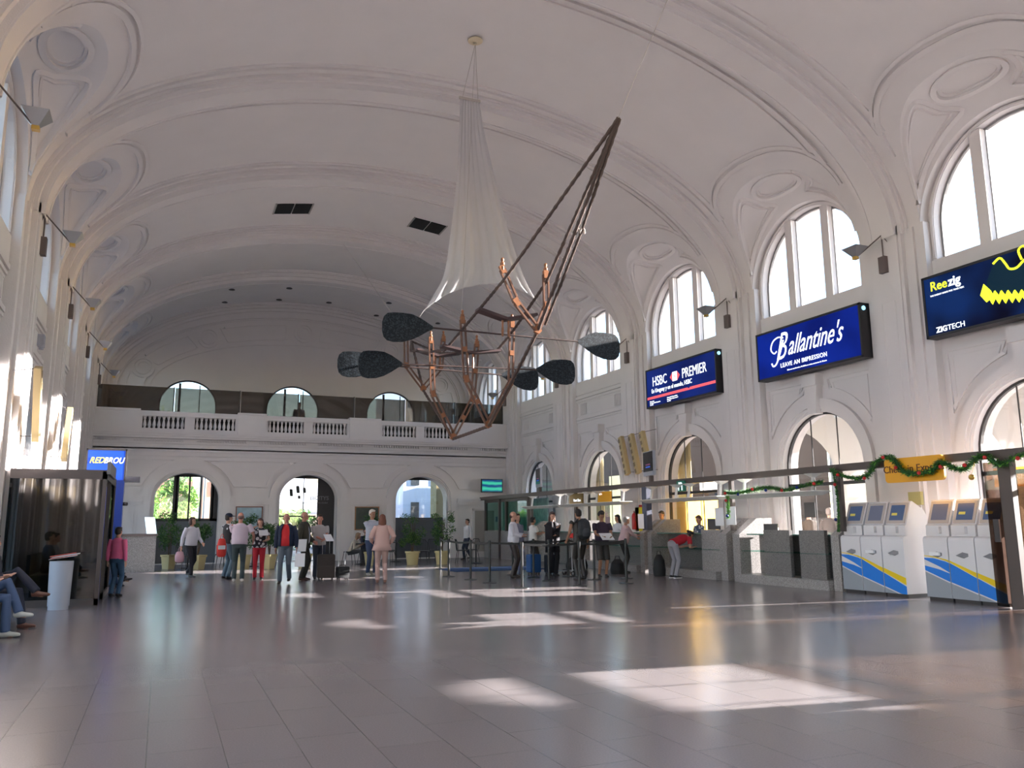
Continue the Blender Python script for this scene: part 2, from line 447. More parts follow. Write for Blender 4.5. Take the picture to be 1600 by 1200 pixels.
# piers: impost blocks, panels
for (p0, p1) in ((xa+.1, AC[0]-1.56), (AC[0]+1.56, AC[1]-1.56), (AC[1]+1.56, AC[2]-1.56), (AC[2]+1.56, xb-.1)):
    mb.box(p0-.03, p1+.03, YB-.16, YB+.1, 2.33, 2.42); mb.box(p0, p1, YB-.13, YB+.1, 2.22, 2.33); mb.box(p0-.01, p1+.01, YB-.17, YB+.1, 2.42, 2.5)
    mb.box(p0, p1, YB-.085, YB, 0, 2.22); mb.box(p0-.03, p1+.03, YB-.13, YB, 0, .25)
    w = (p1-p0)
    if w > .7 and p1 < 11:
        bead(mb, [(x, YB-.085, z) for x, z in ((p0+.15, .4), (p0+.15, 2.0), (p1-.15, 2.0), (p1-.15, .4))], .02, 4, True)
        for u in (p0+.28, p1-.28): mb.box(u-.03, u+.03, YB-.11, YB-.08, .4, 2.0)
# spandrel panels between arches
for (l, r_) in ((None, 0), (0, 1), (1, 2), (2, None)):
    L = []
    zt, zb = 3.94, 2.95
    R = 1.75; Rz = 1.56
    def xr(a, z, sg): 
        t = max(-1, min(1, (z-2.45)/Rz)); return a+sg*R*sqrt(1-t*t)
    zs = [zb+(zt-zb)*j/10 for j in range(11)]
    left = [(xr(AC[l], z, 1), z) for z in zs] if l is not None else [(xa+.25, z) for z in (zb, zt)]
    right = [(xr(AC[r_], z, -1), z) for z in zs] if r_ is not None else [(xb-.25, z) for z in (zb, zt)]
    bead(mb, [(u, YB, z) for u, z in left+right[::-1]], .055, 6, True)
struct(mb.build('wall_back', PL)); mb = MB()
# cornice and balcony
for z0, z1, d in ((4.05, 4.09, .03), (4.22, 4.26, .04), (4.35, 4.5, .05), (4.5, 4.58, .1), (4.7, 4.78, .24), (4.78, 4.86, .30), (4.86, 4.9, .34)):
    mb.box(xa, xb, YB-d, YB+.3, z0, z1)
mb.box(xa, xb, YB-.08, YB+.3, 4.58, 4.7)
x = xa+.3; k = 0
while x < xb-.2:
    if not any(abs(x-q) < .22 for q in (AC[0]-2.28, AC[0], AC[0]+2.28, AC[1], AC[1]+2.35, AC[2], AC[2]+2.3)):
        mb.box(x, x+.055, YB-.17, YB, 4.6, 4.69)
    x += .105
# balcony slab and parapet
mb.box(xa, xb, YB, yk(5)+.2, 4.3, 4.9)
piers = [(xa, -.99), (2.55, 3.60), (6.95, 8.25), (11.75, xb)]
for a, b in piers:
    mb.box(a, b, YB-.12, YB+.22, 4.9, 5.72); mb.box(a-.02, b+.02, YB-.15, YB+.25, 5.72, 5.8)
for (a, b) in ((-.99, 2.55), (3.60, 6.95), (8.25, 11.75)):
    m_ = (a+b)/2
    mb.box(a, b, YB-.06, YB+.18, 4.9, 5.08); mb.box(a, b, YB-.08, YB+.2, 5.55, 5.74)
    mb.box(m_-.18, m_+.18, YB-.06, YB+.18, 5.08, 5.55)
    mb.box(a, a+.1, YB-.06, YB+.18, 5.08, 5.55); mb.box(b-.1, b, YB-.06, YB+.18, 5.08, 5.55)
    # balusters
    for (u0, u1) in ((a+.1, m_-.18), (m_+.18, b-.1)):
        n = 9
        for j in range(n):
            u = u0+(u1-u0)*(j+.5)/n
            mb.lathe([(.06, 0), (.06, .03), (.035, .05), (.062, .14), (.055, .2), (.03, .33), (.03, .36), (.05, .39), (.04, .42), (.06, .44), (.06, .48)], (u, YB+.06, 5.07), 8)
struct(mb.build('trim_1', PL))
# ---- rear wall above the balcony
YR = yk(5)
fr_ = lambda u, z, d: (u, YR+d, z)
mb = MB()
RC = [.78, 5.37, 10.1]
outer = [(XC+HW, 4.9), (XC+HW, ZS)]+arc(XC, ZS, HW, 0, 180, 48, VB)[1:-1]+[(XC-HW, ZS), (XC-HW, 4.9)]
mb.slab(outer, [arch_poly(a, 1.22, 4.92, 6.75, 7.9) for a in RC], fr_, 0, .4)
def band(ro, ri, d, z0=ZS):
    ring = arc(XC, z0, HW-ro, 0, 180, 56, VB-ro)+arc(XC, z0, HW-ri, 180, 0, 56, VB-ri)
    mb.slab(ring, [], fr_, d, .05)
band(.0, .55, -.12); band(.55, .62, -.05)
band(1.75, 1.85, -.05)
def bpt(off, t): return (XC+(HW-off)*cos(radians(t)), YR-.005, ZS+(VB-off)*sin(radians(t)))
ts = [18, 54, 90, 126, 162]
for t in ts:
    cx, _, cz = bpt(1.2, t)
    for R, r in ((.42, .06), (.28, .045)):
        bead(mb, [(cx+R*cos(2*pi*k/28), YR-.01, cz+R*sin(2*pi*k/28)) for k in range(28)], r, 6, True)
for a, b in zip([0]+ts, ts+[180]):
    a1 = a+6.5 if a else 0; b1 = b-6.5 if b < 180 else 180
    up_ = [bpt(.85, a1+(b1-a1)*j/16) for j in range(17)]; lo = [bpt(1.55, a1+(b1-a1)*j/16) for j in range(17)]
    bead(mb, up_+lo[::-1], .055, 6, True)
struct(mb.build('wall_rear', PL))
for a in RC:
    wn_i[0] += 1
    m1 = MB(); m1.slab(arch_poly(a, 1.22, 4.92, 6.75, 7.9), [arch_poly(a, 1.16, 4.98, 6.75, 7.84)], fr_, .1, .2)
    m1.box(a-1.2, a+1.2, YR+.1, YR+.17, 6.2, 6.28)
    m1.box(a-.42, a-.32, YR+.1, YR+.18, 4.95, 7.75); m1.box(a+.45, a+.49, YR+.1, YR+.16, 4.95, 7.7)
    w_ = struct(m1.build('window_%d' % wn_i[0], DARK))
    MB().slab(arch_poly(a, 1.16, 4.98, 6.75, 7.84), [], fr_, .13, .135).build('glass', GLASS, w_)
# lower panels of the rear windows (solid, dark)
# ---- glazed screens behind the arcade
for n_, a in enumerate(AC):
    wn_i[0] += 1; yy = YB+.62
    m1 = MB(); x0, x1 = a-1.3, a+1.3
    m1.box(x0, x1, yy, yy+.06, 3.3, 3.6); 
    if n_ == 0:
        m1.box(x0, x1, yy, yy+.06, 1.6, 1.7)
        for u in (-.38, .08, .5, .95): m1.box(a+u-.03, a+u+.03, yy, yy+.06, 1.6, 3.5)
        m1.box(a-.5, a-.3, yy, yy+.08, 1.6, 3.5); m1.box(a+.86, a+1.3, yy, yy+.08, 1.6, 3.5)
        m1.cur = 1; m1.box(x0, x1, yy, yy+.05, 0, 1.6)
    elif n_ == 1:
        m1.box(x0, a+.4, yy, yy+.06, 1.75, 1.8)
        m1.box(a-.13, a-.1, yy, yy+.06, .02, 3.4)
        m1.box(a+.45, a+1.3, yy, yy+.06, .02, 3.6)
    else:
        m1.box(x0, x1, yy, yy+.06, 1.66, 1.7)
        m1.cur = 1; m1.box(x0, x1, yy, yy+.05, 0, 1.66)
    w_ = struct(m1.build('window_%d' % wn_i[0], [DARK, mat('dull_panel', (.10, .11, .125) if n_ == 0 else (.12, .11, .105), .4)]))
    MB().box(x0, x1, yy+.02, yy+.025, .0 if n_ == 1 else 1.68, 3.45).build('glass', GLASS, w_)
# ============================================================ hanging boat, oars and sail
WOOD = mat('varnished_wood', (.15, .065, .035), .4, var=.3, vscale=8)
WOODD = mat('dark_rope_wood', (.07, .042, .032), .6, bump=.6, bscale=60, var=.4, vscale=25)
WBLK = mat('orange_wood', (.27, .10, .035), .4, var=.2, vscale=10)
def bladeMat():
    m = mat('mosaic_blade', (.02, .03, .035), .45, spec=.3); n = m.node_tree.nodes; l = m.node_tree.links; B = n['Principled BSDF']
    tc = n.new('ShaderNodeTexCoord'); v = n.new('ShaderNodeTexVoronoi'); v.inputs['Scale'].default_value = 48
    l.new(tc.outputs['Object'], v.inputs['Vector']); r = n.new('ShaderNodeValToRGB'); e = r.color_ramp
    e.elements[0].color = (.004, .006, .009, 1); e.elements[1].color = (.035, .048, .058, 1); e.elements[0].position = .45; e.elements[1].position = .98
    sp = n.new('ShaderNodeSeparateColor'); l.new(v.outputs['Color'], sp.inputs[0]); l.new(sp.outputs[0], r.inputs[0]); l.new(r.outputs[0], B.inputs['Base Color'])
    return m
BLADE = bladeMat()
boat = empty('hanging_boat_sculpture', (5.75, 15.5, 4.2), label='skeletal wooden boat with ribs hanging from the ceiling by thin wires', cat='sculpture')
def place(o): o.location = (-5.75, -15.5, -4.2); return o        # parts are written in world numbers
FR = [(19.02, [(5.28, 5.95), (5.30, 5.25), (5.74, 4.71), (6.18, 5.25), (6.25, 6.0)]),
      (16.77, [(5.22, 5.4), (5.28, 4.21), (5.75, 3.29), (6.21, 4.15), (6.30, 5.4)]),
      (14.67, [(5.21, 5.36), (5.29, 4.19), (5.75, 3.32), (6.23, 4.18), (6.27, 5.37)]),
      (12.26, [(5.07, 5.66), (5.32, 5.11), (5.71, 4.67), (5.89, 5.1), (5.88, 5.66)])]
for y, pts in FR:
    mb = MB(); V = [Vector((x, y, z)) for x, z in pts]
    for a, b in zip(V, V[1:]):
        d = (b-a).normalized(); n_ = Vector((-d.z, 0, d.x)); L = (b-a).length
        for q in (-.045, .045): mb.bar(a+n_*q, b+n_*q, .05, .03, n_)
        mb.cur = 1
        k = max(1, int(L/.42))
        for j in range(k+1):
            c = a+(b-a)*(j/k); w = .07 if j in (0, k) else .05
            mb.bar(c-d*w, c+d*w, .055+.005*(V.index(a)+1), .085, n_)
        mb.cur = 0
    fo = place(mb.build('frame', [WOOD, WBLK], boat))
    for e in (V[0], V[-1]):
        f2 = MB().lathe([(.035, -.06), (.035, 0), (.022, .01), (.038, .03), (.04, .06), (.02, .085), (.02, .095), (.03, .11), (.028, .14), (.008, .16)], (e.x, e.y, e.z+.05), 10).build('finial', WBLK, fo, True)
TIP = Vector((5.76, 9.5, 7.2))
def pole(name, pts, r, m, parent=boat):
    return place(MB().tube(pts, r, n=8).build(name, m, parent, True))
def rope(pts, r0, name='rope', twist=True):
    P_ = [Vector(p) for p in pts]; out = []
    for a, b in zip(P_, P_[1:]):
        n = max(2, int((b-a).length/.06)); out += [a+(b-a)*j/n for j in range(n)]
    out.append(P_[-1]); rr = [r0*(1+.18*sin(i*2.3)) for i in range(len(out))]
    return place(MB().tube(out, rr, n=7).build(name, WOODD, boat, True))
rope([TIP, (5.09, 12.26, 5.47), (5.21, 14.67, 5.17), (5.2, 15.7, 4.97), (5.26, 16.77, 5.15), (5.4, 19.0, 5.62), (5.7, 20.0, 6.1)], .028, 'gunwale')
rope([TIP, (5.9, 12.26, 5.54), (6.26, 14.67, 5.19), (6.3, 15.6, 5.0), (6.28, 16.77, 5.2), (6.15, 19.0, 5.62), (5.7, 20.0, 6.1)], .028, 'gunwale')
rope([TIP+Vector((.01, 0, .02)), (5.72, 12.26, 4.65), (5.75, 14.67, 3.28), (5.75, 16.77, 3.24), (5.74, 19.02, 4.66), (5.7, 20.0, 6.1)], .032, 'keel')
rope([TIP+Vector((.03, .0, 0)), (5.86, 10.9, 5.95), (5.83, 12.2, 4.75)], .026, 'stay')
MB_ = MB().tube([(5.86+.05*cos(a)*(1+.3*sin(5*a)), 10.88+.05*sin(a), 5.98+.05*sin(3*a)) for a in [k*.4 for k in range(40)]], .014, n=5)
place(MB_.build('knot', mat('pale_rope', (.5, .42, .36), .8), boat, True))
for y, pts in ((13.5, [(5.08, 5.27), (5.64, 5.13), (6.25, 5.27)]), (15.5, [(5.05, 5.0), (5.68, 4.9), (6.33, 4.99)]), (18.0, [(5.25, 5.44), (5.78, 5.32), (6.35, 5.43)])):
    a, b, c = [Vector((x, y, z)) for x, z in pts]
    mb = MB().bar(a, b, .22, .05).bar(b, c, .22, .05)
    t_ = place(mb.build('thwart', mat('dark_wood', (.06, .03, .03), .45), boat))
    for q in (-.06, .06): MB().lathe([(.02, -.3), (.028, -.2), (.018, -.1), (.025, 0)], (b.x+q, b.y, b.z-.02), 8).build('spindle', WBLK, t_, True)
def oar(y, xs, zs, label=None):
    (a, b, c, d) = [Vector((x, y, z)) for x, z in zip(xs, zs)]
    o = place(MB().tube([b, c], .018, n=8).build('oar', mat('oar_shaft', (.06, .035, .03), .5), boat, True))
    for root, tip in ((b, a), (c, d)):
        L = (tip-root).length; D = (tip-root).normalized(); w = .21
        # blade outline: narrow at the shaft, widest towards a squared rounded end; lower edge swells more
        us = [(0, .02, .02), (.1, .06, .055), (.25, .12, .12), (.42, .165, .18), (.6, .175, .215), (.78, .175, .22), (.9, .165, .20), (.97, .12, .15), (1, .05, .07)]
        vs = []; fs = []
        for u, h1, h2 in us:
            p = root+D*L*u
            for (dy, k) in ((.012, 1), (-.012, 1)):
                vs.append((p.x, p.y+dy, p.z+h1*1.5)); vs.append((p.x, p.y+dy, p.z-h2*1.4))
        n = len(us)
        for i in range(n-1):
            A = i*4; B = A+4
            fs += [(A, A+1, B+1, B), (A+2, B+2, B+3, A+3), (A, B, B+2, A+2), (A+1, A+3, B+3, B+1)]
        fs += [(0, 2, 3, 1), ((n-1)*4, (n-1)*4+1, (n-1)*4+3, (n-1)*4+2)]
        bl = MB().add(vs, fs).build('blade', BLADE, o)
oar(14.6, (3.59, 4.58, 7.72, 8.71), (5.09, 5.13, 5.12, 5.08))
oar(16.0, (3.46, 4.37, 7.41, 8.37), (4.62, 4.66, 4.75, 4.77))
oar(17.4, (3.31, 4.34, 7.16, 8.11), (4.88, 4.90, 4.86, 4.83))
WIRE = mat('wire', (.45, .40, .36), .5)
def ring_anchor(x, y, z, label, gr='wires and anchors of the hanging boat'):
    r_ = empty('ceiling_anchor', (x, y, z), label=label, cat='anchor')
    MB().lathe([(.16, 0), (.16, -.015), (.09, -.04), (.03, -.05), (.03, -.1)], (0, 0, 0), 20).build('rose', mat('anchor_cream', (.62, .52, .36), .6), r_, True)
    return r_
ring_anchor(5.6, 15.0, 11.665, 'round cream anchor plate on the vault above the sail')
ring_anchor(5.46, 28.35, 11.56, 'round cream anchor plate on the far rib of the vault')
def wire(a, b, label, r=.006):
    tag(MB().tube([a, b], r, n=5).build('suspension_wire', WIRE), label, 'wire')
wire((5.76, 9.5, 7.2), (5.7, 3.6, 11.6), 'thin wire rising from the bow of the hanging boat to the ceiling in front')
wire((5.52, 15.6, 10.62), (5.6, 15.0, 11.6), 'thin wire from the left top corner of the sail')
wire((5.89, 15.6, 10.63), (5.6, 15.0, 11.6), 'thin wire from the right top corner of the sail')
wire((5.46, 28.35, 11.5), (5.7, 20.0, 6.1), 'thin wire from the far ceiling anchor to the stern of the hanging boat')
wire((5.19, 14.67, 5.5), (5.6, 15.0, 11.6), 'thin wire hanging behind the left edge of the sail', .004)
# sail: a cloth hung by a narrow top, spreading to two drawn-out lower corners
SAILM = mat('sail_cloth', (.66, .635, .63), .9, bump=.3, bscale=90, transl=.25)
def sail():
    L = smoothpath([(5.47, 10.60), (5.42, 9.0), (5.30, 7.69), (5.15, 6.61), (4.92, 6.1), (4.62, 5.60)], 8)
    R = smoothpath([(5.92, 10.64), (6.07, 9.79), (6.47, 8.2), (6.84, 7.05), (7.03, 6.6), (7.27, 6.22)], 8)
    n = len(L); m = 60; vs = []; fs = []
    for i in range(n):
        u = i/(n-1)
        for j in range(m+1):
            t = j/m; x = L[i][0]+(R[i][0]-L[i][0])*t; z = L[i][1]+(R[i][1]-L[i][1])*t
            # the lower edge is drawn up in a curve between the corners
            z += (u**5)*(.62*sin(pi*t)**.8)
            tw = (t-.5)
            fold = .022*sin(t*46+2*sin(u*3))*(.35+u)+.05*sin(t*13+u*2)*u
            y = 15.6+fold+.12*sin(pi*t)*u
            vs.append((x, y, z))
    for i in range(n-1):
        for j in range(m): a = i*(m+1)+j; fs.append((a, a+1, a+m+2, a+m+1))
    o = MB().add(vs, fs).build('hanging_sail', SAILM, None, True)
    md = o.modifiers.new('s', 'SOLIDIFY'); md.thickness = .006
    tag(o, 'tall pale cloth sail narrowing upwards, hung above the wooden boat', 'sail')
    return o
so_ = sail()
e_ = MB().box(5.45, 5.94, 15.58, 15.62, 10.59, 10.65).build('batten', mat('batten', (.5, .45, .4), .7), so_)
# ============================================================ ceiling fittings
VENT = mat('vent_black', (.004, .004, .004), .9)
def vent(x, y, label):
    th = math.degrees(math.acos((x-XC)/HW)); c = vp(1, th, y, -.02)
    nrm = Vector((cos(radians(th))/HW, 0, sin(radians(th))/VB)).normalized()
    t_ = Vector((nrm.z, 0, -nrm.x))
    r = empty('air_vent', c, label=label, cat='vent', group='dark air vents in the vault')
    a = MB(); 
    for s0, s1 in ((-.55, -.02), (.02, .55)): a.bar(t_*s0, t_*s1, .85, .03, nrm)
    a.build('grille', VENT, r)
    a = MB().bar(-t_*.6, -t_*.55, .92, .04, nrm).bar(t_*.55, t_*.6, .92, .04, nrm)
    a.build('vent_frame', mat('vent_rim', (.3, .28, .26), .7), r)
vent(3.31, 25.7, 'black rectangular air vent in the vault, left of the sail'); vent(7.83, 25.7, 'black rectangular air vent in the vault beside the sail edge')
for j, (x, y, lb) in enumerate([(2.15, 35.23, 'small downlight high on the far vault, leftmost of the nearer row'), (4.54, 35.41, 'small downlight high on the far vault, second of the nearer row'), (8.95, 35.18, 'small downlight high on the far vault, third of the nearer row'), (11.31, 35.19, 'small recessed downlight high on the far vault, right end of the nearer row'), (2.0, 37.3, 'small downlight near the rear wall, leftmost of its row'), (4.36, 37.41, 'small recessed downlight near the rear wall, second from the left'), (6.6, 37.2, 'small recessed downlight near the rear wall, third from the left'), (8.96, 37.6, 'small recessed downlight near the rear wall, right end of its row')]):
    th = math.degrees(math.acos((x-XC)/HW)); c = vp(1, th, y, -.03)
    o = MB().lathe([(.10, .04), (.13, .02), (.13, 0), (.08, -.01)], (0, 0, 0), 16).build('recessed_downlight', mat('downlight', (.06, .05, .045), .6)); o.location = c
    tag(o, lb, 'downlight', 'recessed downlights of the far vault')
# ============================================================ wall lamps
STEEL = mat('lamp_steel', (.36, .36, .38), .35, metal=.7); BOXM = mat('lamp_box', (.13, .10, .095), .6)
def wall_lamp(s, k, label):
    y = yk(k); X = XC+s*(HW-.16)
    r = empty('wall_uplight', (X, y, 6.65), label=label, cat='lamp', group='uplights on the pilasters of the %s wall' % ('right' if s > 0 else 'left'))
    q = -s
    MB().box(0, q*.14, -.085, .085, 0, .36).build('ballast_box', BOXM, r)
    MB().tube([(q*.07, 0, .36), (q*.07, 0, .85)], .014).tube([(q*.07, 0, .85), (q*.5, .26, .42)], .014).tube([(q*.07, 0, .85), (q*.02, -.14, .62)], .01).build('arm', BOXM, r)
    vs = []; c = Vector((q*.55, .3, .5))
    for (w, h) in ((.05, -.1), (.21, .1), (.19, .1), (.04, -.06)):
        for sx, sy in ((-1, -1), (1, -1), (1, 1), (-1, 1)): vs.append(c+Vector((sx*w*.85, sy*w, h)))
    fs = [(3, 2, 1, 0)]
    for l_ in range(3):
        for j in range(4): fs.append((l_*4+j, l_*4+(j+1) % 4, l_*4+4+(j+1) % 4, l_*4+4+j))
    fs.append((12, 13, 14, 15))
    h = MB().add(vs, fs).build('reflector', STEEL, r)
    MB().box(c.x-.05, c.x+.05, c.y-.05, c.y+.05, c.z-.16, c.z-.1).build('lamp_socket', mat('brass', (.55, .33, .06), .4), h)
nm = ['first', 'second', 'third', 'fourth', 'fifth', 'sixth']
for k, lb in ((0, 'steel uplight beside the trainer billboard, nearest on the right wall'), (1, 'steel uplight between the two blue billboards on the right wall'), (2, 'steel uplight left of the bank billboard on the right wall'), (3, 'steel uplight on the right wall hidden partly by an oar blade'), (4, 'steel uplight at the corner of right wall and balcony')): wall_lamp(1, k, lb)
for k, lb in ((0, 'steel uplight cut by the left edge, nearest on the left wall'), (1, 'steel uplight on the left wall, second from the camera'), (2, 'steel uplight on the left wall, third from the camera'), (3, 'steel uplight on the left wall, fourth from the camera'), (4, 'steel uplight at the corner of left wall and balcony')): wall_lamp(-1, k, lb)
# ============================================================ billboards
RX = (pi/2, 0, -pi/2)
BLK = mat('sign_case', (.02, .018, .02), .5)
WHT = mat('sign_white', (.85, .9, .95), .5, emit=.75); 
def billboard(name, y0, y1, z0, z1, label, face, grad=None):
    r = empty(name, (13.9, (y0+y1)/2, z0), label=label, cat='sign', group='backlit billboards under the right windows')
    w = (y1-y0)/2; h = z1-z0
    c = MB().box(0, .27, -w, w, 0, h); 
    for a in ((-.02, 0, -w, w, 0, .05), (-.02, 0, -w, w, h-.05, h), (-.02, 0, -w, -w+.05, 0, h), (-.02, 0, w-.05, w, 0, h)): c.box(*a)
    c.build('case', BLK, r)
    f = MB().box(-.008, 0, -w+.05, w-.05, .05, h-.05).build('face', face, r)
    MB().lathe([(.05, 0), (.05, .02)], (0, 0, 0), 12).build('indicator_light', mat('cyan_lamp', (.35, .8, 1), .5, emit=.8), r).matrix_local = Matrix.Translation((.09, -w, h-.12)) @ Matrix.Rotation(pi/2, 4, 'X')
    return r, f
def signtext(f, body, u, v, size, m=None, **k):
    """u: metres from the face centre towards the image right, v height"""
    return text(body, size, m or WHT, f, loc=(-.014, -u, v), rot=RX, **k)
def gradMat(name, a, b, axis=2, lo=0, hi=1.2, emit=.6):
    m = mat(name, a, .6, spec=.1); n = m.node_tree.nodes; l = m.node_tree.links; B = n['Principled BSDF']
    tc = n.new('ShaderNodeTexCoord'); nz = n.new('ShaderNodeTexNoise'); nz.inputs['Scale'].default_value = .7
    l.new(tc.outputs['Object'], nz.inputs['Vector']); r = n.new('ShaderNodeValToRGB')
    r.color_ramp.elements[0].color = (*a, 1); r.color_ramp.elements[1].color = (*b, 1); r.color_ramp.elements[0].position = .4; r.color_ramp.elements[1].position = .65
    l.new(nz.outputs['Fac'], r.inputs[0]); l.new(r.outputs[0], B.inputs['Base Color']); l.new(r.outputs[0], B.inputs['Emission Color']); B.inputs['Emission Strength'].default_value = emit
    return m
r, f = billboard('billboard', 12.98, 16.43, 4.94, 6.17, 'blue backlit whisky billboard reading Ballantine\'s leave an impression'.replace("Ballantine's l", 'L').replace('reading Leave', 'reading leave'), gradMat('blue_face', (.001, .006, .10), (.002, .014, .20), emit=.55))
signtext(f, 'allantine\'s', .27, .70, .68, shear=.55, sx=.66, off=.001)
signtext(f, 'B', -.86, .72, .98, shear=.5, sx=.66, off=-.008)
sw = MB()
pts = [(-.72, .95), (-.9, 1.0), (-1.1, .92), (-1.18, .74), (-1.08, .62), (-.98, .66)]
sw.tube([(-.014, -a, b) for a, b in smoothpath(pts, 6)], .018, n=5)
pts = [(-.72, .9), (-.86, .6), (-1.0, .36), (-1.12, .3), (-1.18, .38)]
sw.tube([(-.014, -a, b) for a, b in smoothpath(pts, 6)], .022, n=5); sw.build('flourish', WHT, f)
signtext(f, 'LEAVE AN IMPRESSION', -.10, .27, .15, sx=.92, off=.001, spacing=1.12)
signtext(f, 'Bebe con moderacion. Prohibida su venta a menores de 18 anos', .0, .13, .05)
r, f = billboard('billboard', 18.12, 21.72, 4.94, 6.17, 'blue backlit bank billboard with a red stripe and hexagon emblem', gradMat('bank_face', (.003, .008, .07), (.005, .016, .13), emit=.55))
signtext(f, 'HSBC', -1.02, .79, .42, sx=.78)
signtext(f, 'PREMIER', .76, .79, .42, sx=.76)
RED = mat('sign_red', (.75, .10, .12), .5, emit=.5)
hx = MB(); hx.slab([(-.46, .79), (-.32, .93), (-.08, .93), (.06, .79), (-.08, .65), (-.32, .65)], [], lambda u, v, d: (-.012-d, -u, v), 0, .004); hx.build('emblem', RED, f)
hx = MB()
hx.slab([(-.32, .93), (-.2, .79), (-.08, .93)], [], lambda u, v, d: (-.017-d, -u, v), 0, .003); hx.slab([(-.32, .65), (-.2, .79), (-.08, .65)], [], lambda u, v, d: (-.017-d, -u, v), 0, .003)
hx.slab([(-.32, .93), (-.24, .79), (-.32, .65)], [], lambda u, v, d: (-.017-d, -u, v), 0, .003); hx.slab([(-.08, .93), (-.16, .79), (-.08, .65)], [], lambda u, v, d: (-.017-d, -u, v), 0, .003); hx.build('emblem', WHT, f)
signtext(f, 'En Uruguay y en el mundo, HSBC', -.42, .51, .19, sx=.82)
hx = MB(); hx.slab([(-1.74, .27), (-1.74, .35), (.42, .35), (.48, .31), (.54, .35), (1.74, .35), (1.74, .27)], [], lambda u, v, d: (-.012-d, -u, v), 0, .004); hx.build('stripe', RED, f)
for (u, ls) in ((-1.6, ['Montevideo', '18 de Julio 1205 Montevideo', 'Tel. 1915']), (-.65, ['Montevideo Punta del Este', 'Plaza Independencia, Local 2', 'Tel. 1915'])):
    for j, t_ in enumerate(ls): signtext(f, t_, u, .2-.055*j, .05, align='LEFT')
r, f = billboard('billboard', 7.7, 11.36, 4.98, 6.24, 'dark blue backlit billboard showing a black trainer with a lime zigzag sole', gradMat('shoe_face', (.001, .001, .008), (.003, .016, .08), emit=.55))
YEL = mat('sign_yellow', (.75, .85, .03), .5, emit=.75)
signtext(f, 'Ree', -1.45, 1.02, .26, YEL, off=.003, sx=.95); signtext(f, 'zig', -1.10, 1.02, .26, off=.006, sx=.95)
signtext(f, 'THE ENERGY DRINK FOR YOUR FEET.', -1.28, .84, .045)
signtext(f, 'ZIG', -1.47, .13, .15, off=.004); signtext(f, 'TECH', -1.15, .13, .15)
def U(pts): return [( -1.83+u, v) for u, v in pts]
shoe = MB(); fn_ = lambda u, v, d: (-.012-d, -u, v)
up_ = [(1.42, .62), (1.40, .80), (1.52, 1.02), (1.58, 1.14), (1.74, 1.16), (1.80, 1.02), (1.86, .95), (2.0, .93), (2.15, .99), (2.3, .97), (2.45, .82), (2.7, .62), (3.0, .50), (3.2, .40), (3.25, .25), (3.0, .19), (2.6, .24), (2.2, .34), (1.8, .46), (1.5, .58)]
shoe.slab([p for p in U(smoothpath(up_+[up_[0]], 4))[:-1]], [], fn_, 0, .006); shoe.build('shoe_upper', mat('shoe_teal', (.004, .016, .03), .6, emit=.5, spec=.1), f)
zz = []
for k in range(57):
    t = k/56; zz.append((-.016, -(-1.83+1.38+t*1.75), .50-.36*t+.095*(1-.5*t)*sin(k*1.57)))
ms = MB().tube(zz, .042, n=6); ms.slab(U([(1.24, .58), (1.33, .78), (1.46, .62), (1.5, .5), (1.35, .42)]), [], fn_, 0, .01); ms.build('shoe_sole', YEL, f)
MB().tube([(-.018, -(-1.83+a), b) for a, b in smoothpath([(1.56, 1.1), (1.7, 1.17), (1.79, 1.04), (1.86, .92), (2.0, .90), (2.16, 1.0), (2.3, 1.0), (2.18, 1.24), (2.06, 1.2), (2.1, 1.02)], 5)], .022, n=5).build('shoe_collar', YEL, f)
MB().tube([(-.018, -(-1.83+a), b) for a, b in [(2.3+.07*i, .93-.055*i+(.03 if i % 2 else -.03)) for i in range(10)]], .012, n=5).build('shoe_lace', mat('lace', (.2, .45, .6), .5, emit=.5), f)
# ============================================================ check-in line: beam, posts, granite
beam = empty('service_beam', (12.8, 21, 2.42), label='long brown beam over the check-in counters carried on thin posts', cat='beam')
MB().box(-.08, .08, -23, 12.5, 0, .14).build('rail', BROWN, beam)
for y in (-1.5, 1.2, 3.9, 6.5, 9.2, 12.85, 16.35, 20.2, 24.6, 28.2, 31.4):
    zb = 0 if y < 9.3 or y in (9.2, 24.6, 28.2, 31.4) else 1.2
    w = .11 if y < 9.3 else (.12 if y == 20.2 else .06)
    pc = MB().box(-w*.7, w*.7, y-w-21, y+w-21, zb-2.42, 0).build('post', BROWN if y != 20.2 else mat('post_blue', (.07, .08, .13), .5), beam)
# tinted panel beside the last post, seen over the second kiosk group
tp = tag(MB().box(12.72, 12.74, 9.30, 9.56, .02, 2.36).build('tinted_glass_panel', glassmat('tint_brown', (.40, .32, .28), .03)), 'smoked glass panel in front of the end check-in kiosk', 'glass panel')

MB().box(12.69, 12.72, 9.36, 9.46, 1.05, 1.42).build('lock_plate', DARK, tp)
for i, (a_, b_, h_) in enumerate(((-1.4, 1.1, 1.95), (1.3, 3.8, 1.95), (4.0, 6.4, 1.97), (6.6, 9.05, 2.22))):
    tag(MB().box(12.79, 12.81, a_, b_, .05, h_).build('smoked_partition', glassmat('tint_amber', (.42, .33, .25), .05)), 'amber smoked glass partition under the beam, ' + ('beside the camera', 'outside the frame at the right', 'short of the frame edge at the right', 'touching the end post of the beam')[i], 'glass panel', 'smoked glass partitions nearest the camera')
def fin(y, w, label, d=1.0):
    """granite pier with a sloping top, standing square to the counter line"""
    prof = [(0, 0), (0, 1.12), (.55, 1.5), (d, 1.5), (d, 0)]
    return tag(MB().slab(prof, [], lambda u, z, q: (12.8+u, y+q, z), -w/2, w/2).build('granite_pier', GRAN), label, 'pier', 'granite piers of the check-in counters')
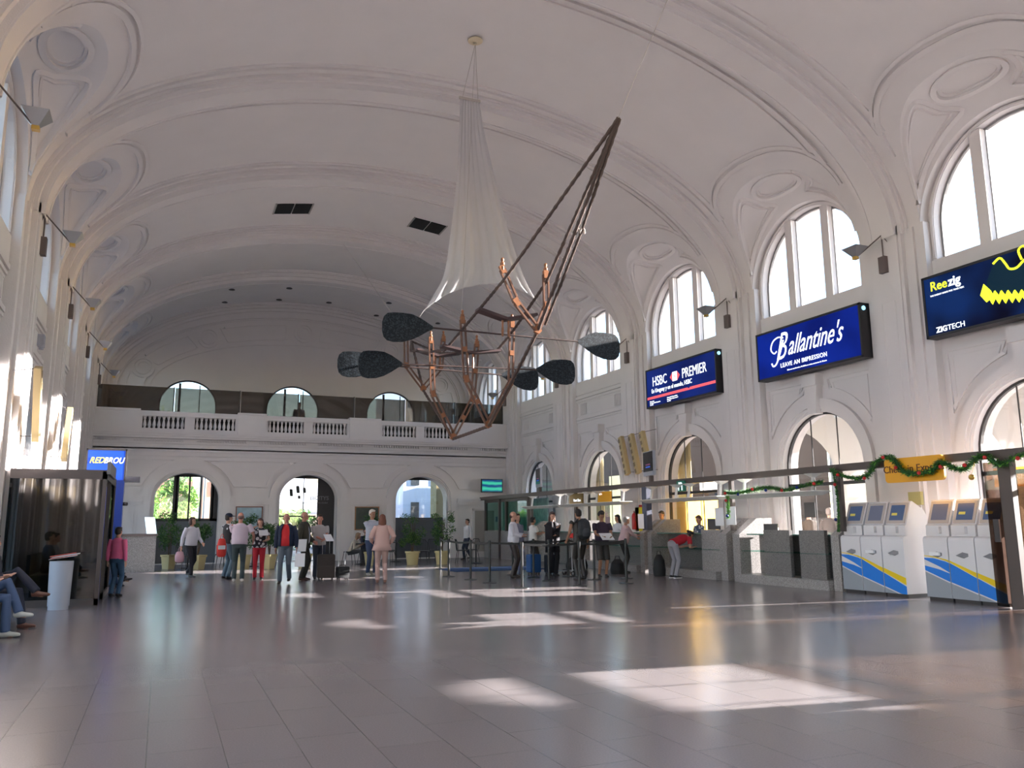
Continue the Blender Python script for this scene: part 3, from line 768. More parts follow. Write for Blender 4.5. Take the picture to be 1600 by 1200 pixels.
fin(20.52, .22, 'granite pier at the far side of the post with the pinned paper'); fin(20.13, .2, 'granite pier just right of the post with the pinned paper')
fin(16.78, .26, 'granite pier left of the slit below the sunlit paper'); fin(16.28, .26, 'granite pier right of the slit below the sunlit paper')
fin(13.1, .22, 'granite pier beside the nearer row of check-in kiosks', .45)
fin(24.85, .2, 'granite pier behind the people at the middle counter'); fin(28.5, .2, 'granite pier near the glass service booth')
def counter(y0, y1, label, plinth=True):
    r = empty('check_in_counter', (12.8, (y0+y1)/2, 0), label=label, cat='counter', group='check-in counters'); w = (y1-y0)/2
    MB().box(.55, .65, -w, w, .0, 1.1).build('panel', GRAND, r)
    MB().box(.18, .75, -w, w, 1.1, 1.13).build('worktop', mat('green_glass_edge', (.12, .22, .19), .15), r)
    MB().box(.02, .5, -w, w, .72, .735).build('glass_shelf', GLASSC, r)
    if plinth: MB().box(-.1, .55, -w, w, 0, .2).build('plinth', GRAN, r)
counter(17.0, 20.0, 'granite check-in counter under the green exit pictogram')
counter(13.25, 16.1, 'granite check-in counter under the garlanded lamp shelf')
counter(20.7, 24.35, 'granite check-in counter below the yellow hanging sign')
counter(24.7, 28.0, 'granite check-in counter below the dark gold sign', False)
for (y0, y1, lb) in ((14.5, 15.35, 'free-standing grey granite panel, left of the cream chair'), (13.45, 14.2, 'free-standing grey granite panel beside the end pier'), (16.95, 17.75, 'pale granite panel with the monitor above it, right of the bending person')):
    tag(MB().box(12.86, 12.95, y0, y1, .2, 1.22).build('granite_divider', GRAND if y0 < 16 else GRAN), lb, 'panel', 'granite panels of the counters')
# hanging lamp shelves
SHW = mat('shelf_white', (.72, .70, .68), .5)
def lamp_shelf(y0, y1, label):
    r = empty('lamp_shelf', (12.45, (y0+y1)/2, 1.98), label=label, cat='shelf', group='white lamp shelves over the counters'); w = (y1-y0)/2
    MB().add([(-.22, -w, .04), (.22, -w, .04), (.22, w, .04), (-.22, w, .04), (-.06, -w+.1, -.04), (.06, -w+.1, -.04), (.06, w-.1, -.04), (-.06, w-.1, -.04), (-.22, -w, .055), (.22, -w, .055), (.22, w, .055), (-.22, w, .055)],
             [(4, 7, 6, 5), (0, 4, 5, 1), (1, 5, 6, 2), (2, 6, 7, 3), (3, 7, 4, 0), (8, 9, 10, 11), (0, 1, 9, 8), (1, 2, 10, 9), (2, 3, 11, 10), (3, 0, 8, 11)]).build('shade', SHW, r)
    for yy in (-w*.75, w*.75):
        b = MB().tube([(.05, yy, .05), (.1, yy, .42)], .035, n=8).build('bracket', SHW, r, True)
        MB().add([(-.05, yy-.12, .42), (.25, yy-.12, .42), (.25, yy+.12, .42), (-.05, yy+.12, .42), (.06, yy-.03, .34), (.14, yy-.03, .34), (.14, yy+.03, .34), (.06, yy+.03, .34)], [(0, 1, 2, 3), (4, 7, 6, 5), (0, 4, 5, 1), (1, 5, 6, 2), (2, 6, 7, 3), (3, 7, 4, 0)]).build('bracket_head', SHW, b)
for y0, y1, lb in ((24.9, 27.9, 'white lamp shelf below the dark gold sign'), (23.05, 24.85, 'white lamp shelf left of the yellow hanging sign'), (20.75, 22.9, 'white lamp shelf below the yellow hanging sign'), (18.1, 19.7, 'white lamp shelf left half over the bending person'), (16.2, 17.95, 'white lamp shelf ending at the sunlit paper'), (12.95, 15.9, 'white lamp shelf carrying the tinsel garland')):
    lamp_shelf(y0, y1, lb)
# signs at the counters
YS = mat('sign_amber', (.80, .38, .008), .5); 
def hang_sign(y0, y1, z0, z1, X, m, label, lines, tm, size, rounded=0):
    r = empty('hanging_sign', (X, (y0+y1)/2, z0), label=label, cat='sign'); w = (y1-y0)/2; h = z1-z0
    c = rounded
    if c: o = arc(w-c, c, c, -90, 0, 5)+arc(w-c, h-c, c, 0, 90, 5)+arc(-w+c, h-c, c, 90, 180, 5)+arc(-w+c, c, c, 180, 270, 5)
    else: o = [(w, 0), (w, h), (-w, h), (-w, 0)]
    b = MB().slab(o, [], lambda u, v, d: (d, -u, v), 0, .05).build('board', m, r)
    for (t_, u, v) in lines: text(t_, size, tm, b, loc=(-.006, -u, v), rot=RX)
    return r
hang_sign(10.22, 11.5, 2.11, 2.56, 12.6, YS, 'amber board reading check in express, wound with garland', [('Check in Express', 0, .24)], mat('ink_brown', (.12, .03, .01), .6), .19, .07)
hang_sign(22.1, 23.0, 2.06, 2.38, 12.7, YS, 'amber sign board over the middle counter', [('N.° 9', -.15, .24)], WHT, .07)
hang_sign(23.95, 24.9, 2.06, 2.38, 12.7, mat('dark_gold', (.17, .105, .015), .5), 'dark gold sign board with pale lettering', [('First Class', .12, .1)], WHT, .12)
g_ = hang_sign(18.12, 18.47, 2.22, 2.5, 12.66, mat('exit_green', (.01, .20, .13), .5), 'small green pictogram sign hanging on the beam', [('Salida', 0, .22)], WHT, .07)
bb = MB(); 
for u in (-.07, .08): bb.bar((-.006, u, .03), (-.006, u, .12), .01, .03, (0, 1, 0)); bb.ball((-.006, u, .14), .018)
bb.build('pictogram', WHT, g_)
hang_sign(10.3, 12.35, 2.08, 2.46, 15.8, YS, 'amber sign band seen beyond the nearest arch', [('AEROLINEAS', 0, .2)], WHT, .2)
# papers
PAPER = mat('paper', (.85, .85, .88), .8)
def sheet(x, y, z, w, h, label): return tag(MB().box(x, x+.006, y-w/2, y+w/2, z, z+h).build('paper_sheet', PAPER), label, 'paper')
sheet(12.68, 20.35, 1.24, .3, .42, 'white sheet pinned to the blue-grey post'); sheet(12.7, 16.75, 1.32, .34, .44, 'sunlit white sheet on the thin post, left of its pair'); sheet(12.7, 16.3, 1.34, .36, .44, 'sunlit white sheet on the thin post, right of its pair')
# monitors on arms
def monitor(y, z, label):
    r = empty('monitor', (12.85, y, z), rz=radians(-14), label=label, cat='monitor', group='departure monitors on the beam')
    MB().box(-.05, .03, -.44, .44, 0, .7).build('bezel', mat('monitor_grey', (.36, .38, .44), .4), r)
    s_ = MB().box(-.056, -.05, -.42, .42, .12, .68).build('screen', mat('screen_black', (.006, .007, .010), .2), r)
    for i, (zz, c) in enumerate(((.30, (.10, .02, .06)), (.23, (.01, .06, .35)))):
        MB().box(-.06, -.057, -.20, .20, zz, zz+.035).build('screen_line', mat('scr%d' % i, c, .5, emit=.6), s_)
    MB().box(-.02, .08, -.08, .08, -.2, 0).build('stand', BROWN, r)
monitor(20.05, 2.74, 'dark monitor above the beam beside the slanting speaker columns'); monitor(27.6, 2.74, 'dark monitor above the beam near the balcony corner')
# louvred column speakers
TAN = mat('speaker_tan', (.50, .38, .19), .6)
def column_speaker(X, y, z, L, tilt, label, s=1):
    r = empty('column_speaker', (X, y, z), label=label, cat='speaker', group='louvred column speakers on the pilasters')
    mb = MB().box(-.06, .06, -.10, .10, 0, L).build('cabinet', TAN, r)
    n = int(L/.2); k = MB()
    for j in range(n): k.box(-s*.065, -s*.02, .02, .11, j*L/n+.03, j*L/n+.16)
    k.build('louvre', mat('louvre_dark', (.22, .17, .10), .7), mb)
    MB().tube([(0, 0, L-.02), (s*.35, -.3, L-.02)], .008).build('bracket', DARK, r); MB().tube([(0, 0, .08), (s*.3, .0, .08)], .008).build('bracket', DARK, r)
    r.rotation_euler = (tilt, 0, 0)
column_speaker(13.75, 22.75, 2.95, 1.3, radians(-17), 'tan louvred column speaker, first of the slanting trio'); column_speaker(13.75, 22.1, 2.95, 1.32, radians(-17), 'tan louvred column speaker, second of the slanting trio')
column_speaker(13.75, 21.45, 2.95, 1.34, radians(-17), 'tan louvred column speaker whose foot is behind the monitor')
column_speaker(-2.25, 22.2, 3.0, 1.4, radians(-22), 'pale louvred column speaker leaning on the left wall, far one', -1); column_speaker(-2.25, 17.4, 3.0, 1.4, radians(22), 'pale louvred column speaker leaning on the left wall, near one', -1)
# fire extinguisher board
r = empty('extinguisher_board', (14.03, 22.6, 1.15), label='yellow board with red rim holding a fire extinguisher on a pilaster', cat='fire extinguisher')
MB().box(-.02, 0, -.28, .28, 0, .82).build('board', mat('board_red', (.55, .02, .02), .5), r)
MB().box(-.03, -.02, -.21, .21, .0, .75).build('board', mat('board_yellow', (.75, .62, .02), .5), r)
e = MB().lathe([(.075, .05), (.08, .08), (.08, .48), (.05, .55), (.02, .57), (.02, .63)], (-.12, .12, 0), 16).build('cylinder', mat('ext_red', (.45, .01, .015), .35), r, True)
MB().tube([(-.12, .12, .6), (-.14, .02, .58), (-.13, 0, .3)], .012).build('hose', DARK, e)
# ------------------------------------------------------------ garlands
GRN = mat('tinsel_green', (.03, .13, .03), .5, var=.5, vscale=30); LGT = mat('tinsel_lime', (.22, .55, .06), .4)
def garland(pts, r, label, n_b=6, lime=.15, dens=900, X=None):
    path = [Vector(p) for p in smoothpath(pts, 8)]; L = sum((b-a).length for a, b in zip(path, path[1:]))
    mb = MB(); rnd = random.Random(len(pts)*7+int(L*10))
    for k in range(int(dens*L)):
        i = rnd.randrange(len(path)-1); c = path[i].lerp(path[i+1], rnd.random())
        d = Vector((rnd.gauss(0, 1), rnd.gauss(0, 1), rnd.gauss(0, 1))).normalized(); e = c+d*r*rnd.uniform(.6, 1.25)
        w = d.orthogonal().normalized()*.009; mb.cur = 1 if rnd.random() < lime else 0
        mb.add([c-w, c+w, e+w*.5, e-w*.5], [(0, 1, 2, 3)])
    mb.cur = 0; mb.tube(path, r*.35, n=6)
    o = tag(mb.build('tinsel_garland', [GRN, LGT], norm=False), label, 'garland')
    for k in range(n_b):
        i = int((k+.5)*len(path)/n_b); c = path[i]+Vector((-r*1.0, rnd.uniform(-.05, .05), rnd.uniform(-.06, .02)))
        MB().ball(c, .035, 10, 7).build('bauble', [mat('bauble_red', (.6, .02, .02), .3), mat('bauble_blue', (.01, .03, .2), .3)][k % 2 if n_b < 8 else 0], o, True)
    return o
garland([(12.3, 15.95, 2.10), (12.3, 15.5, 2.07), (12.3, 14.9, 2.13), (12.3, 14.4, 2.15), (12.3, 13.9, 2.08), (12.3, 13.3, 2.15), (12.35, 12.9, 2.2)], .08, 'green tinsel garland with blue and red baubles lying on the lamp shelf', 7)
garland([(12.62, 12.85, 2.45), (12.6, 12.6, 2.33), (12.6, 12.2, 2.24), (12.6, 11.9, 2.3), (12.6, 11.7, 2.52), (12.6, 11.4, 2.60), (12.56, 11.2, 2.5), (12.52, 11.0, 2.3), (12.5, 10.7, 2.24), (12.52, 10.4, 2.28), (12.56, 10.25, 2.42), (12.6, 10.0, 2.3), (12.6, 9.8, 2.28), (12.6, 9.55, 2.45), (12.6, 9.4, 2.45), (12.6, 9.15, 2.3), (12.6, 8.8, 2.42), (12.6, 8.3, 2.44)], .085, 'long green tinsel garland looped along the beam over the kiosks', 9, .2)
garland([(12.66, 12.85, 2.4), (12.66, 12.8, 1.8), (12.66, 12.84, 1.2)], .035, 'thin tinsel garland running down the beam post beside the kiosks', 2)
garland([(12.2, 15.75, 2.0), (12.2, 15.74, 1.75), (12.2, 15.76, 1.5)], .055, 'short bright lime garland hanging from the lamp shelf', 2, .85)
MB().ball((12.5, 9.62, 2.12), .05, 12, 8).tube([(12.5, 9.62, 2.15), (12.6, 9.6, 2.42)], .004, n=5).build('gold_bauble', mat('gold', (.7, .45, .1), .25, metal=.8), [o for o in bpy.data.objects if o.name.startswith('tinsel_garland')][1])
# ------------------------------------------------------------ check-in kiosks
KW = mat('kiosk_white', (.70, .69, .72), .3); KG = mat('kiosk_grey', (.30, .33, .37), .35); KB = mat('kiosk_blue', (.0, .19, .72), .35); KY = mat('kiosk_yellow', (.80, .58, .0), .35)
KF = mat('kiosk_frame', (.48, .44, .43), .4)
def lin(pts, u):
    for (a, va), (b, vb) in zip(pts, pts[1:]):
        if a <= u <= b: return va+(vb-va)*(u-a)/(b-a)
    return pts[-1][1]
YT = [(0, .70), (.13, .685), (.31, .64), (.64, .46), (1, .285)]; YBm = [(0, .69), (.2, .655), (.31, .61), (.64, .385), (1, .16)]
BT = [(0, .655), (.13, .655), (.31, .60), (.64, .375), (1, .135)]; WT = [(0, .632), (.2, .52), (.36, .405)]; WB = [(0, .525), (.2, .47), (.36, .40)]
BB = [(0, .445), (.31, .28), (.64, .13), (.92, 0), (1, -.02)]
def kiosk(y1, u0, label, sc, dark=False):
    """one unit; y1 is its far edge; u0..u0+1/3 its share of the swoosh"""
    w = .515
    r = empty('check_in_kiosk', (12.8, y1-w/2, 0), label=label, cat='kiosk', group='self check-in kiosks')
    a, b = -w/2+.006, w/2-.006
    prof = [(0, .06), (0, 1.06), (.012, 1.10), (.05, 1.125), (.2, 1.13), (.74, 1.13), (.74, .06)]
    body = MB().slab(prof, [], lambda u, z, q: (u, q, z), a, b).build('cabinet', KW, r)
    MB().box(.04, .7, a+.01, b-.01, 0, .06).build('plinth', DARK, r)
    def P_(u, v): return (b-(u-u0)*3*(b-a), .06+v*1.04)
    us = [u0+j/24 for j in range(9)]
    def bandm(top, bot, m, d, name='stripe'):
        pts = [P_(u, max(0, lin(top, u))) for u in us]+[P_(u, max(0, lin(bot, u))) for u in us[::-1]]
        vs = [(-d, y, z) for y, z in pts]+[(.0, y, z) for y, z in pts]; n = len(us); fs = []
        for j in range(n-1): fs.append((j, j+1, 2*n-2-j, 2*n-1-j))
        MB().add(vs[:2*n], fs).build(name, m, body)
    bandm(YT, YBm, KY, .003); bandm(BT, BB, KB, .002)
    bandm(BB, [(0, 0), (1, 0)], KG, .002)
    bandm([(u, v) for u, v in BB], [(u, v-.022) for u, v in BB], KW, .0035)
    if u0 < .35: bandm(WT+[(1, lin(WT, .36))], WB+[(1, lin(WB, .36)+.005)], KW, .0035) if u0 == 0 else None
    if .3 < u0 < .4:
        pass
    # ticket slot
    yc = -.0
    sl_ = MB().add([(-.004, yc+.12, .80), (-.004, yc-.02, .86), (-.004, yc-.13, .84), (-.004, yc-.13, .79), (-.004, yc-.04, .755), (-.03, yc+.03, .78)], [(0, 1, 5), (1, 2, 5), (2, 3, 5), (3, 4, 5), (4, 0, 5)]).build('ticket_slot', mat('slot_grey', (.22, .22, .24), .4) , body)
    if sc == 1: MB().box(-.05, -.006, -.1, .1, .79, .85).build('boarding_pass', PAPER, body)
    # upper part
    up = [(.10, 1.13), (.10, 1.32), (.14, 1.34), (.30, 1.76), (.34, 1.78), (.62, 1.62), (.70, 1.5), (.70, 1.13)]
    h = MB().slab(up, [], lambda u, z, q: (u, q, z), a+.02, b-.005).build('head', KW, r)
    d = Vector((.16, 0, .42)).normalized(); nn = Vector((-d.z, 0, d.x)); o_ = Vector((.14, 0, .345))
    def sp(q, v, off): p = o_+d*v+nn*off; return (p.x, q, p.z+1)
    o_ = Vector((.14, 0, .345))
    fr = MB().add([sp(q, v, off) for off in (0, .012) for (q, v) in ((a+.05, .01), (b-.03, .01), (b-.03, .43), (a+.05, .43))], [(0, 1, 2, 3), (7, 6, 5, 4), (0, 4, 5, 1), (1, 5, 6, 2), (2, 6, 7, 3), (3, 7, 4, 0)]).build('screen_frame', KF, h)
    s2 = MB().add([sp(q, v, .015) for (q, v) in ((a+.1, .07), (b-.08, .07), (b-.08, .38), (a+.1, .38))], [(0, 1, 2, 3)]).build('screen', mat('kscreen_%d' % (sc == 1), (.10, .11, .16) if sc == 1 else (.05, .08, .16), .25, emit=.25), fr)
    if sc != 1:
        MB().add([sp(q, v, .018) for (q, v) in ((.0, .17), (b-.12, .17), (b-.12, .22), (.0, .22))], [(0, 1, 2, 3)]).build('screen_panel', mat('kpanel_y', (.35, .30, .06), .4, emit=.4), s2)
    MB().box(.03, .12, -.08, .12, 1.18, 1.30).build('printer_hood', KW, r)
kiosk(12.95, 0, 'first check-in kiosk of the left row, beside the granite pier', 0); kiosk(12.43, 1/3, 'middle check-in kiosk of the left row with a white slip in its slot', 1); kiosk(11.91, 2/3, 'third check-in kiosk of the left row, its side panel sunlit', 0)
kiosk(10.97, 0, 'first check-in kiosk of the right row', 1); kiosk(10.45, 1/3, 'middle check-in kiosk of the right row, its screen lit', 0); kiosk(9.93, 2/3, 'end check-in kiosk behind the smoked glass panel', 2)
# small box on the pier behind the kiosks
tag(MB().box(13.95, 14.02, 11.9, 12.2, 1.72, 1.98).build('fire_alarm_box', mat('alarm', (.45, .4, .16), .5)), 'small yellowish box on the wall behind the kiosks', 'box')
# ------------------------------------------------------------ stanchions and belts
BK = mat('stanchion_black', (.012, .012, .013), .35)
st0 = empty('queue_stanchion', (0, 0, 0), label='', cat='stanchion')
MB().lathe([(.17, 0), (.17, .012), (.04, .03), (.033, .04)], (0, 0, 0), 24).build('base', BK, st0, True)
MB().lathe([(.030, .03), (.030, .93)], (0, 0, 0), 14).build('pole', BK, st0, True)
MB().lathe([(.036, .90), (.036, 1.0), (.02, 1.01)], (0, 0, 0), 14).build('belt_head', BK, st0, True)
SP = [((8.3, 25.41), 'black queue stanchion farthest back, near the potted ficus'), ((7.29, 21.58), 'black queue stanchion right of the woman in pink, second of the left file'), ((7.37, 20.07), 'black queue stanchion third of the left file'), ((7.38, 18.76), 'black queue stanchion fourth of the left file, a belt leaving to the right'), ((7.43, 16.93), 'nearest black queue stanchion at the left end of the sunlit belt'),
      ((9.09, 19.95), 'black queue stanchion before the blue suitcase'), ((8.92, 18.66), 'black queue stanchion in the middle of the queue below the red and white bag'), ((10.12, 19.97), 'black queue stanchion beside the wheels of the luggage trolley'), ((8.85, 16.9), 'near black stanchion in front of the backpacker'), ((10.12, 18.52), 'black queue stanchion between the backpacker and the man in shorts'), ((10.19, 17.08), 'near black stanchion before the pink-shirted man'), ((9.11, 21.4), 'black queue stanchion behind the white-shirted man'), ((11.1, 18.6), 'black queue stanchion nearest the counter')]
for i, ((x, y), lb) in enumerate(SP):
    o = st0 if i == 0 else copy_tree(st0); o.location = (x, y, 0); o['label'] = lb; o['group'] = 'queue stanchions'
def belt(i, j, label, m=BK, sag=.03):
    a = Vector((*SP[i][0], .95)); b = Vector((*SP[j][0], .95)); n = 12; vs = []
    d = (b-a).normalized(); a += d*.04; b -= d*.04; side_ = Vector((-d.y, d.x, 0))*.0015
    for k in range(n+1):
        t = k/n; c = a.lerp(b, t)-Vector((0, 0, sag*4*t*(1-t)))
        vs += [c+side_+Vector((0, 0, .025)), c+side_-Vector((0, 0, .025)), c-side_-Vector((0, 0, .025)), c-side_+Vector((0, 0, .025))]
    fs = []
    for k in range(n):
        for q in range(4): fs.append((k*4+q, k*4+(q+1) % 4, k*4+4+(q+1) % 4, k*4+4+q))
    tag(MB().add(vs, fs).build('queue_belt', m), label, 'belt', 'retractable belts of the queue')
belt(0, 1, 'black queue belt at the far end of the left file'); belt(1, 2, 'black queue belt of the left file, second from the back'); belt(2, 3, 'black queue belt of the left file, third from the back')
belt(3, 6, 'black queue belt crossing behind the near left post'); belt(4, 8, 'sunlit queue belt between the two nearest posts'); belt(8, 10, 'black queue belt to the right of the backpacker')
belt(11, 5, 'black queue belt behind the white-shirted man'); belt(5, 7, 'black queue belt in front of the man in black'); belt(9, 12, 'black queue belt towards the counter'); belt(7, 9, 'black queue belt by the luggage trolley')
# ============================================================ people
def remeshed(mb, name, voxel, m, parent, sm=3, fac=.6):
    me = bpy.data.meshes.new('t'); me.from_pydata(mb.v, [], mb.f)
    bm = bmesh.new(); bm.from_mesh(me); bmesh.ops.recalc_face_normals(bm, faces=bm.faces); bm.to_mesh(me); bm.free()
    o = bpy.data.objects.new('t', me); COL.objects.link(o)
    r = o.modifiers.new('r', 'REMESH'); r.mode = 'VOXEL'; r.voxel_size = voxel; r.use_smooth_shade = True
    if sm: s_ = o.modifiers.new('s', 'SMOOTH'); s_.iterations = sm; s_.factor = fac
    dg = bpy.context.evaluated_depsgraph_get(); m2 = bpy.data.meshes.new_from_object(o.evaluated_get(dg)); m2.name = name
    bpy.data.objects.remove(o); bpy.data.meshes.remove(me)
    m2.materials.clear(); m2.polygons.foreach_set('use_smooth', [True]*len(m2.polygons))
    return link(name, m2, m, parent)
def ik(a, b, l1, l2, pole):
    d = b-a; D = min(d.length, l1+l2-.004); d.normalize(); x = (l1*l1-l2*l2+D*D)/(2*D); h = sqrt(max(0, l1*l1-x*x))
    p = pole-d*pole.dot(d); p = p.normalized() if p.length > 1e-5 else d.orthogonal().normalized()
    return a+d*x+p*h, a+d*D
SKIN = {'light': (.50, .27, .19), 'tan': (.36, .18, .11), 'red': (.50, .22, .16), 'dark': (.10, .05, .035)}
def cmat(c, rough=.8): return mat('cloth_%02d_%02d_%02d' % tuple(int(v*99) for v in c), c, rough, bump=.15, bscale=120)
def person(x, y, face, h, label, top=(.6, .6, .6), sleeve='long', legs=(.03, .03, .04), shoes=(.02, .015, .012), skin='light', hair=(.02, .012, .01), hs='short',
           jacket=None, R=None, L=None, step=.0, lean=0, belly=0, w=1, hy=0, hp=0, sit=None, topm=None, legm=None, shorts=False, cap=None, z=0, feet=None, group=None, female=False, skirt=0, sole=None):
    s = h/1.7
    r = empty('person', (x, y, z), radians(face), label=label, cat='person', group=group)
    r.scale = (s, s, s)
    hz = .92 if sit is None else sit
    ca, sa = cos(radians(lean)), sin(radians(lean))
    def T(p):
        p = Vector(p); q = Vector((p.x, p.y, p.z-.92)); return Vector((q.x, q.y*ca-q.z*sa, q.y*sa+q.z*ca+hz)) if False else Vector((q.x, q.y*ca-q.z*sa, hz+q.z*ca+q.y*sa))
    sw = .185*w if not female else .165*w
    def arm(sg, tgt):
        sh = T((sg*sw, 0, 1.385)); t = Vector(tgt) if tgt is not None else T((sg*(sw+.055), .0, .84)) if not lean else Vector((sg*.2, sh.y-.05, sh.z-.54))
        el, wr = ik(sh, t, .285, .255, Vector((sg*.45, .8, -.35))); return sh, el, wr
    arms = {-1: arm(-1, R), 1: arm(1, L)}
    # legs: -1 right, +1 left
    legp = {}
    for sg in (-1, 1):
        hip = Vector((sg*.088, 0, hz-.02))
        if feet: ft = Vector(feet[0 if sg < 0 else 1])
        elif sit is not None: ft = Vector((sg*.11, -.48, .09))
        else: ft = Vector((sg*.095, sg*step*.5, .085+(.05 if step and sg*step > 0 else 0)))
        kn, an = ik(hip, ft, .435, .415, Vector((0, -1, .15 if sit is None else .8)))
        legp[sg] = (hip, kn, an)
    fdir = {sg: (Vector((0, -1, 0))) for sg in (-1, 1)}
    lat = (1, 0, 0)
    # ---- body
    b = MB()
    b.tube([T((0, 0, .88)), T((0, .0, 1.0)), T((0, 0, 1.15)), T((0, .0, 1.3)), T((0, 0, 1.4))], [.13, .125, .125, .14, .09], n=14, ref=lat, ry=[.09, .085, .09, .09, .06])
    hd = T((0, -.018, 1.585)); up3 = (T((0, 0, 2))-T((0, 0, 1))); 
    Hm = Matrix.Rotation(radians(hy), 3, 'Z')
    hl = lean*.45+hp; c2, s2 = cos(radians(hl)), sin(radians(hl))
    def Hd(p):
        q = Hm @ Vector(p); return hd+Vector((q.x, q.y*c2-q.z*s2, q.z*c2+q.y*s2))
    b.tube([T((0, .0, 1.36)), T((0, .0, 1.44)), Hd((0, .02, -.05))], [.06, .054, .052], n=12, ref=lat)
    def headball(c, rad, n=16, m=11, rot=True):
        t = MB().ball((0, 0, 0), rad, n, m); b.add([Hd((c[0]+v[0], c[1]+v[1], c[2]+v[2])) for v in t.v], t.f)
    headball((0, .01, .02), (.073, .092, .092)); headball((0, -.012, -.035), (.058, .075, .078))
    headball((0, -.088, -.018), (.013, .018, .022), 8, 6); headball((0, -.075, -.075), (.03, .02, .02), 8, 6)
    for sg in (-1, 1): headball((sg*.076, .012, -.012), (.012, .02, .03), 8, 6)
    for sg in (-1, 1):
        sh, el, wr = arms[sg]
        b.tube([sh, sh.lerp(el, .5), el, el.lerp(wr, .35), wr], [.046, .043, .036, .037, .025], n=10)
        d = (wr-el).normalized(); side_ = Vector((0, -1, 0)); side_ = (side_-d*side_.dot(d)); side_ = side_.normalized() if side_.length > .1 else Vector((1, 0, 0))
        nrm = d.cross(side_)
        b.tube([wr-d*.01, wr+d*.03, wr+d*.085], [.026, .037, .04], n=8, ref=side_, ry=[.02, .016, .014])
        for k, (o_, ln) in enumerate(((.029, .062), (.010, .073), (-.010, .068), (-.028, .052))):
            p0 = wr+d*.075+side_*o_; p1 = p0+d*ln*.55+nrm*.006*sg; p2 = p0+d*ln+nrm*.022*sg
            b.tube([p0, p1, p2], [.0092, .0085, .007], n=6)
        p0 = wr+d*.03+side_*.03; b.tube([p0, p0+d*.03+side_*.022, p0+d*.06+side_*.028], [.011, .010, .008], n=6)
        hip, kn, an = legp[sg]
        b.tube([hip, hip.lerp(kn, .5), kn, kn.lerp(an, .35), an], [.078, .066, .048, .05, .034], n=12)
        b.tube([an, an+Vector((0, .02, -.045)), an+Vector((0, -.1, -.06))], [.034, .036, .03], n=10)
    body = remeshed(b, 'body', .0105, mat('skin_'+skin, SKIN[skin], .55), r, 2, .5)
    # ---- eyes, mouth
    e = MB()
    for sg in (-1, 1):
        t = MB().ball((0, 0, 0), (.012, .007, .007), 8, 6); e.add([Hd((sg*.03+v[0], -.079+v[1], .0+v[2])) for v in t.v], t.f)
    e.build('eyes', mat('eye_dark', (.02, .015, .015), .3), body)
    e = MB(); t = MB().ball((0, 0, 0), (.022, .006, .006), 8, 6); e.add([Hd((v[0], -.088+v[1], -.055+v[2])) for v in t.v], t.f)
    e.build('mouth', mat('lip', (.30, .09, .08), .5), body)
    # ---- trousers
    if not shorts or True:
        t = MB(); t.tube([T((0, 0, .99+0*w)) if lean < 20 else T((0, 0, .96)), Vector((0, 0, hz-.0)), Vector((0, 0 if sit is None else -.03, hz-.09))], [.148*w, .168*w, .13], n=16, ref=lat, ry=[.108+belly*.4, .125, .11])
        for sg in (-1, 1):
            hip, kn, an = legp[sg]
            if shorts: t.tube([hip, hip.lerp(kn, .5), kn+(an-kn)*.1], [.095, .088, .088], n=12)
            else: t.tube([hip, hip.lerp(kn, .5), kn, kn.lerp(an, .5), an+(an-kn).normalized()*.02], [.094, .082, .064, .060, .058], n=12)
        remeshed(t, 'shorts' if shorts else 'trousers', .014, legm or cmat(legs), body)
    # ---- shoes
    for sg in (-1, 1):
        hip, kn, an = legp[sg]; sv = MB()
        dz = 0; a2 = an+Vector((0, 0, 0))
        sd = (an-kn); flat = Vector((0, -1, 0))
        if feet and len(feet) > 2: flat = Vector(feet[2])
        sv.tube([a2-flat*.055+Vector((0, 0, -.045)), a2+Vector((0, 0, -.035)), a2+flat*.07+Vector((0, 0, -.05)), a2+flat*.15+Vector((0, 0, -.058)), a2+flat*.185+Vector((0, 0, -.062))], [.034, .042, .043, .038, .02], n=12, ref=flat.cross(Vector((0, 0, 1))), ry=[.036, .048, .035, .025, .016])
        remeshed(sv, 'shoe', .011, cmat(shoes, .4), body, 2)
        if sole: MB().box(a2.x-.04, a2.x+.04, a2.y-.18, a2.y+.06, a2.z-.085, a2.z-.065).build('sole', cmat(sole), body)
    # ---- top
    t = MB(); hem = .90 if not jacket else .93; bl = belly
    t.tube([T((0, 0, hem)), T((0, -.01, .98)), T((0, -.01-bl*.5, 1.1)), T((0, -.01, 1.25)), T((0, .0, 1.36)), T((0, .0, 1.43))],
           [.172*w+skirt, .166*w+skirt*.6, (.150 if female else .158)*w+bl*.5, .166*w, .16*w, .075], n=18, ref=lat, ry=[.128+bl*.5+skirt*.7, .125+bl+skirt*.4, .118+bl, .125, .10, .062])
    for sg in (-1, 1):
        sh, el, wr = arms[sg]
        if sleeve == 'long': t.tube([sh+Vector((-sg*.02, 0, .0)), sh.lerp(el, .5), el, el.lerp(wr, .5), wr-(wr-el).normalized()*.015], [.070, .061, .053, .048, .040], n=12)
        else:
            en = sh.lerp(el, .68 if sleeve == 'short' else .2); t.tube([sh+Vector((-sg*.02, 0, 0)), sh.lerp(en, .5), en], [.070, .066, .066], n=12)
    remeshed(t, 'shirt' if not female else 'blouse', .013, topm or cmat(top), body)
